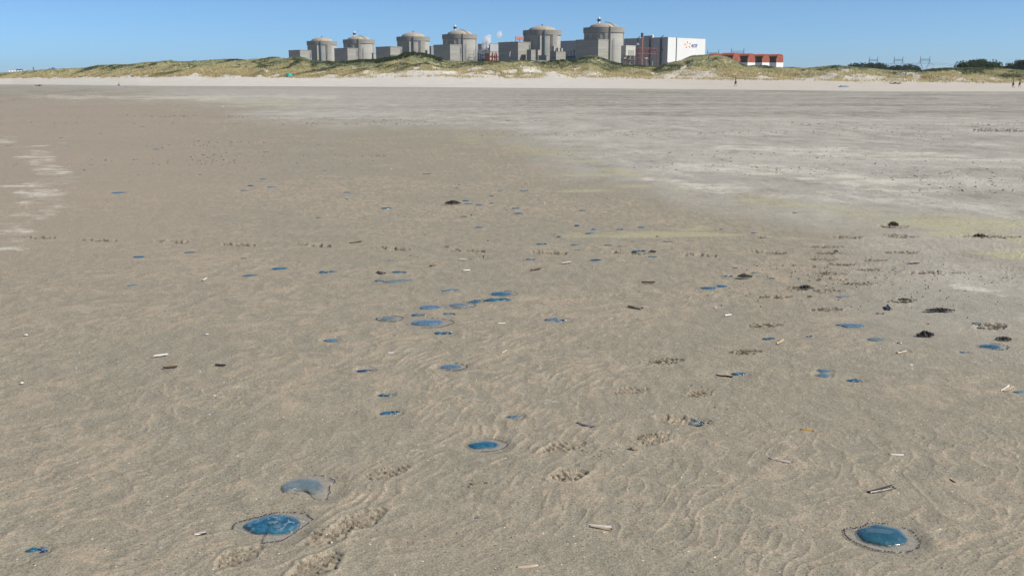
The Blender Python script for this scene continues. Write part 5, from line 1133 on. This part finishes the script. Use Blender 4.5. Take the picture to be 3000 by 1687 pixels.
for k, (x0, y0, x1, y1, a, b, up, lb) in enumerate(RZ):
    p = G(x0, y0); q = G(x1, y1); L = math.hypot(q[0]-p[0], q[1]-p[1]); 
    if L < .03: L = .05
    rot = math.atan2(q[1]-p[1], q[0]-p[0]); L = min(L, .20); W = max(.014, min(.020, L*.15)); cx, cy = (p[0]+q[0])/2, (p[1]+q[1])/2
    if b:
        e = empty('razor_shell', (cx, cy, .001), rot); tag(e, lb, 'shell', 'razor shells on the sand')
        V, Fc = valve(L, W, W*.5, .05, bool(up)); o = mesh_np('valve', V, Fc, SH[a], e, True)
        V, Fc = valve(L*.92, W*.8, W*.38, .05, True); o = mesh_np('valve', V, Fc, SH[b], e, True); o.location = (.02*L, -W*.75, .001); o.rotation_euler = (.0, 0, -.10 if k != 12 else -.22)
    else:
        V, Fc = valve(L, W, W*.5, .06, bool(up)); o = mesh_np('razor_shell', V, Fc, SH[a], None, True); o.location = (cx, cy, .001); o.rotation_euler = (0, 0, rot); tag(o, lb, 'shell', 'razor shells on the sand')
def cockle(rad, ht, seed):
    V = [(0, 0, ht)]; Fc = []; n = 14; rg = 4; r = random.Random(seed); ax = r.uniform(.6, .95)
    for i in range(1, rg+1):
        q = i/rg
        for k in range(n):
            a = 2*math.pi*k/n; w = rad*q*(1+.04*math.cos(7*a)); V.append((math.cos(a)*w, math.sin(a)*w*ax, ht*(1-q*q)))
    for k in range(n): Fc.append((0, 1+k, 1+(k+1) % n))
    for i in range(rg-1):
        for k in range(n): b = 1+i*n; Fc.append((b+k, b+n+k, b+n+(k+1) % n, b+(k+1) % n))
    me = bpy.data.meshes.new('shell_valve'); me.from_pydata(V, [], Fc); me.polygons.foreach_set('use_smooth', [True]*len(Fc)); return me
CK = [  # placed white shells
(76,981,12,'white'),(64,1122,16,'white'),(605,980,14,'white'),(586,1088,8,'white'),(656,1121,9,'white'),(628,1159,11,'white'),(445,1148,10,'tan'),(614,1216,14,'white'),(191,1285,10,'white'),(1030,1044,15,'white'),(1044,1081,10,'white'),(1195,1012,8,'white'),(964,1123,6,'white'),
(2185,1507,14,'purple'),(1914,1553,13,'white'),(1730,1652,11,'white'),(1989,1657,10,'white'),(1724,1473,9,'tan'),(2106,1487,11,'white'),(1570,1134,12,'white'),(1556,1131,6,'tan'),(2238,1325,10,'tan'),(2669,1070,16,'white'),(2068,1067,9,'white'),(2333,981,8,'white'),(2811,1491,16,'white'),(2758,1508,14,'white'),(2803,1521,12,'white'),(2643,1436,9,'white'),(2567,1456,12,'white'),(2436,1608,10,'white'),
(2988,1448,9,'tan'),(2462,1317,9,'white'),(2515,1287,8,'yellow'),(2385,1247,7,'yellow'),(1966,1191,11,'white'),(1309,572,5,'white'),(1596,597,6,'white'),(1775,622,6,'white'),(1814,699,7,'white'),(1401,761,7,'white'),(1828,766,7,'white'),(695,640,8,'white'),(963,675,7,'white'),(1147,497,9,'white'),(441,603,5,'white'),(265,679,6,'white'),(684,708,10,'white'),(2083,619,6,'white'),(654,313,10,'white'),(2225,700,5,'white'),(2037,861,7,'white'),(2096,901,9,'white'),(60,1498,12,'white'),(37,1497,9,'tan'),(539,1453,12,'white'),(319,1614,9,'white'),(1010,1563,7,'white'),(854,1361,6,'white'),(538,1318,10,'white'),(2160,1077,7,'white'),(660,1268,6,'white')]
def where_word(x, y):
    if y < 720: return 'far sand beyond the footprint row'
    if y < 1180: return ('bare left sand' if x < 900 else 'sand around the central cluster' if x < 1700 else 'sand of the right-hand scatter')
    return ('lowest left sand' if x < 1300 else 'lowest middle sand' if x < 2300 else 'sand near the teal domed jellyfish')
cz = {}
for k, (x, y, w, c) in enumerate(CK): cz.setdefault((where_word(x, y), c), []).append((x, k))
cl_ = {}
for (wd, c), lst in cz.items():
    for n_, (x, k) in enumerate(sorted(lst)): cl_[k] = f"{ORD[n_]} small {c} shell from left on {wd}" if len(lst) > 1 else f"single small {c} shell on {wd}"
for k, (x, y, w, c) in enumerate(CK):
    rad = w*mpp(y)/2; me = cockle(rad, rad*.45, k); me.materials.append(SH[c]); g = G(x, y); o = bpy.data.objects.new('small_shell', me); COL.objects.link(o); o.location = (g[0], g[1], .001); o.rotation_euler = (.1, .1, k*1.7)
    tag(o, cl_[k], 'shell', 'small white shells on the sand')

# ------------------------------------------------------------------ seaweed, wrack flecks, clods of sand
WEED = noisy('black_bladder_weed', (.012,.011,.008), (.03,.026,.016), 60, .35); WEEDB = noisy('brown_dry_weed', (.06,.045,.025), (.03,.022,.014), 60, .6)
def weed(px, py, wpx, label, hh=.035, n=90, asp=.45, mt=None):
    g = G(px, py); R = wpx*mpp(py)/2*.9; V = []; Fc = []; r = random.Random(int(px))
    for k in range(n):
        a = r.uniform(0, 6.28); q = math.sqrt(r.random()); p = Vector((math.cos(a)*q*R, math.sin(a)*q*R*asp, 0)); d = r.uniform(0, 6.28); l = R*r.uniform(.10, .30); w = l*r.uniform(.12, .25)
        prev = None
        for s_ in range(4):
            z = .004+hh*(1-q*.6)*math.sin(math.pi*min(1, (s_+.3)/3.6))*r.uniform(.5, 1); c = p+Vector((math.cos(d), math.sin(d), 0))*l*s_/3; c.z = z; d += r.uniform(-.5, .5); nn = Vector((-math.sin(d), math.cos(d), 0))*w*(1, 1.2, 1, .5)[s_]
            b = len(V); V += [tuple(c-nn), tuple(c+nn+Vector((0, 0, .003))), tuple(c+Vector((0, 0, .006)))]
            if prev is not None: Fc += [(prev, b, b+2, prev+2), (prev+2, b+2, b+1, prev+1), (prev+1, b+1, b, prev)]
            prev = b
    o = mesh_np('seaweed_clump', V, Fc, mt or WEED); o.location = (g[0], g[1], 0); tag(o, label, 'seaweed', 'black seaweed clumps')
weed(1326,599,48,'long black seaweed clump alone in the middle distance', .07, 130, .5)
weed(2181,815,42,'black seaweed clump by the pair of overlapping jellyfish', .05); weed(2358,848,44,'black weed tangled in the footprints', .045); weed(2752,913,84,'long jointed black seaweed frond across the sand', .03, 110, .16)
weed(2711,987,52,'spiky black seaweed clump right of the large grey-blue jellyfish', .05, 120, .5); weed(2940,998,50,'black weed draped over a pale jellyfish near the right edge', .03, 70, .5)
weed(2371,873,18,'tiny dark weed sprig between two footprints', .02, 30); weed(2615,665,38,'dark weed heap in the greenish zone', .09, 90, .6, WEEDB); weed(2870,697,44,'dry brown weed along the ridge of churned sand', .06, 90, .3, WEEDB)
weed(2448,741,16,'small dark weed tuft above the footprints', .04, 40); weed(2650,882,44,'thin olive weed strip on the trampled sand', .025, 60, .2, WEEDB); weed(1910,742,26,'dark weed tuft on the far footprint row', .04, 50, .4); weed(1310,727,14,'small dark sprig on the far footprint row', .03, 25, .3)
weed(2665,1, 1, 'x') if False else None
def flecks(name, label, cat, n, sampler, mt, size, flat=.35, thick=.6):
    V = []; Fc = []
    k = 0
    for _ in range(n):
        px, py, s_ = sampler()
        if py < 262: continue
        g = G(px, py); sz = s_*size*random.uniform(.5, 1.4)*max(1.0, mpp(py)*110); a0 = random.uniform(0, 6.28); m_ = 6; b = len(V); st = random.uniform(1.6, 3.6)
        for j in range(m_):
            a = a0+2*math.pi*j/m_; q = sz*random.uniform(.6, 1.1); V.append((g[0]+math.cos(a)*q*st, g[1]+math.sin(a)*q, -.012 if True else 0))
        V.append((g[0]+sz*.1, g[1], sz*thick+.004+max(0, mpp(py)*.6)))
        for j in range(m_): Fc.append((b+j, b+(j+1) % m_, b+m_))
    me = bpy.data.meshes.new(name); me.from_pydata(V, [], Fc); me.materials.append(mt); o = bpy.data.objects.new(name, me); COL.objects.link(o); tag(o, label, cat, kind='stuff'); return o
R_ = random.Random(5)
def lines_s():
    c = R_.random()
    if c < .10: x = R_.gauss(640, 150); return x, 343+(x-640)*.006+R_.gauss(0, 2.2), 1
    if c < .16: x = R_.uniform(780, 1500); return x, 352+(x-780)*.03+R_.gauss(0, 5), .9
    if c < .24: x = R_.uniform(1100, 3000); return x, 368+R_.gauss(0, 3)-(x-2000)*.004, .9
    if c < .30: x = R_.uniform(1500, 3000); return x, 392+R_.gauss(0, 3)-(x-2000)*.01, .9
    if c < .36: x = R_.uniform(2850, 3000); return x, 383+R_.gauss(0, 3), 1.2
    if c < .40: x = R_.uniform(0, 700); return x, R_.choice([362,427,470,483])+R_.gauss(0, 2), .8
    if c < .45: x = R_.uniform(550, 1150); return x, R_.choice([416,455,458,478])+R_.gauss(0, 2), .8
    if c < .86:
        while True:
            x = R_.uniform(1000, 3050); y = R_.uniform(350, 700)
            if y < np.interp(x, [560,850,1300,1600,1900,2200,3000], [290,352,388,440,500,580,700])+10: return x+R_.gauss(0, 12), y, R_.choice([.4,.6,.9,1.5])
    if c < .90: return R_.uniform(1000, 2400), R_.uniform(420, 760), .45
    return R_.gauss(2540, 210), R_.gauss(790, 65), .5
flecks('wrack_flecks', 'scattered dark wrack and debris flecks along old tide lines', 'wrack', 2600, lines_s, WEEDB, .012, thick=.25)
def pale_s():
    if R_.random() < .75:
        while True:
            x = R_.uniform(900, 3050); y = R_.uniform(285, 660)
            if y < np.interp(x, [560,850,1300,1600,1900,2200,3000], [290,352,388,440,500,580,660]): return x, y, 1
    return R_.uniform(0, 3000), R_.uniform(300, 1650)**1.0, .35
flecks('shell_grit', 'pale shell grit and salt crust flecks strewn over the sand', 'shell grit', 5200, pale_s, noisy('pale_grit', (.50,.48,.43), (.42,.40,.36), 30), .011, thick=.06)
def clod_s():
    c = R_.random()
    for cx, cy, sx_, sy_, w in [(1770,1335,70,26,.18),(1878,1290,45,18,.10),(2035,1158,50,24,.16),(1905,1305,60,30,.08),(2420,800,110,50,.10),(1405,1420,30,6,.05),(1760,1440,120,50,.05),(2090,1240,60,16,.05),(1100,1540,110,50,.05)]:
        if c < w: return R_.gauss(cx, sx_*.5), R_.gauss(cy, sy_*.5), R_.choice([.3,.5,.5,.8])
        c -= w
    return R_.uniform(0, 3000), R_.uniform(900, 1687), .22
def clods():
    V = []; Fc = []
    def clod(px, py, r):
        g = G(px, py); b = len(V); n, mrg = 8, 4
        for i in range(mrg+1):
            t = math.pi*(.08+.55*i/mrg)
            for j in range(n):
                a = 2*math.pi*j/n; q = r*random.uniform(.75, 1.15); V.append((g[0]+math.cos(a)*math.sin(t)*q*1.2, g[1]+math.sin(a)*math.sin(t)*q, r*.35+math.cos(t)*q*.9))
        Fc.append(tuple(b+j for j in range(n)))
        for i in range(mrg):
            for j in range(n): Fc.append((b+i*n+j, b+(i+1)*n+j, b+(i+1)*n+(j+1) % n, b+i*n+(j+1) % n))
    for _ in range(620):
        px, py, s_ = clod_s(); clod(px, py, .011*s_*random.uniform(.5, 1.3))
    for px, py, r in [(1856,1322,.020),(1880,1290,.016),(1895,1285,.020),(1910,1279,.015),(1925,1276,.012),(1885,1302,.012),(2097,1197,.010),(2133,1202,.009),(1390,1423,.014),(1408,1421,.010),(1378,1430,.012),(1428,1418,.012),(1440,1415,.009),(1832,1302,.009),(1812,1460,.010),(1530,1317,.008)]: clod(px, py, r)
    me = bpy.data.meshes.new('sand_crumbs'); me.from_pydata(V, [], Fc); me.polygons.foreach_set('use_smooth', [False]*len(Fc)); m = noisy('damp_sand_crumb', (.20,.17,.12), (.27,.22,.15), 200, .95); me.materials.append(m)
    o = bpy.data.objects.new('sand_crumbs', me); COL.objects.link(o); tag(o, 'loose damp crumbs of sand kicked up around the footprints', 'sand crumbs', kind='stuff')
clods()

# ------------------------------------------------------------------ air
def air(density):
    m = bpy.data.materials.new('sea_haze'); m.use_nodes = True; n = m.node_tree.nodes; n.clear(); o = n.new('ShaderNodeOutputMaterial'); v = n.new('ShaderNodeVolumePrincipled')
    v.inputs['Color'].default_value = (.80,.90,1,1); v.inputs['Density'].default_value = density; v.inputs['Anisotropy'].default_value = .2; m.node_tree.links.new(v.outputs[0], o.inputs['Volume'])
    mb = MB(); mb.box(-30000, 30000, -30000, 30000, -4, 75); h = mb.build('haze', m); tag(h, kind='stuff')
HAZE = 0.00004
if HAZE: air(HAZE)
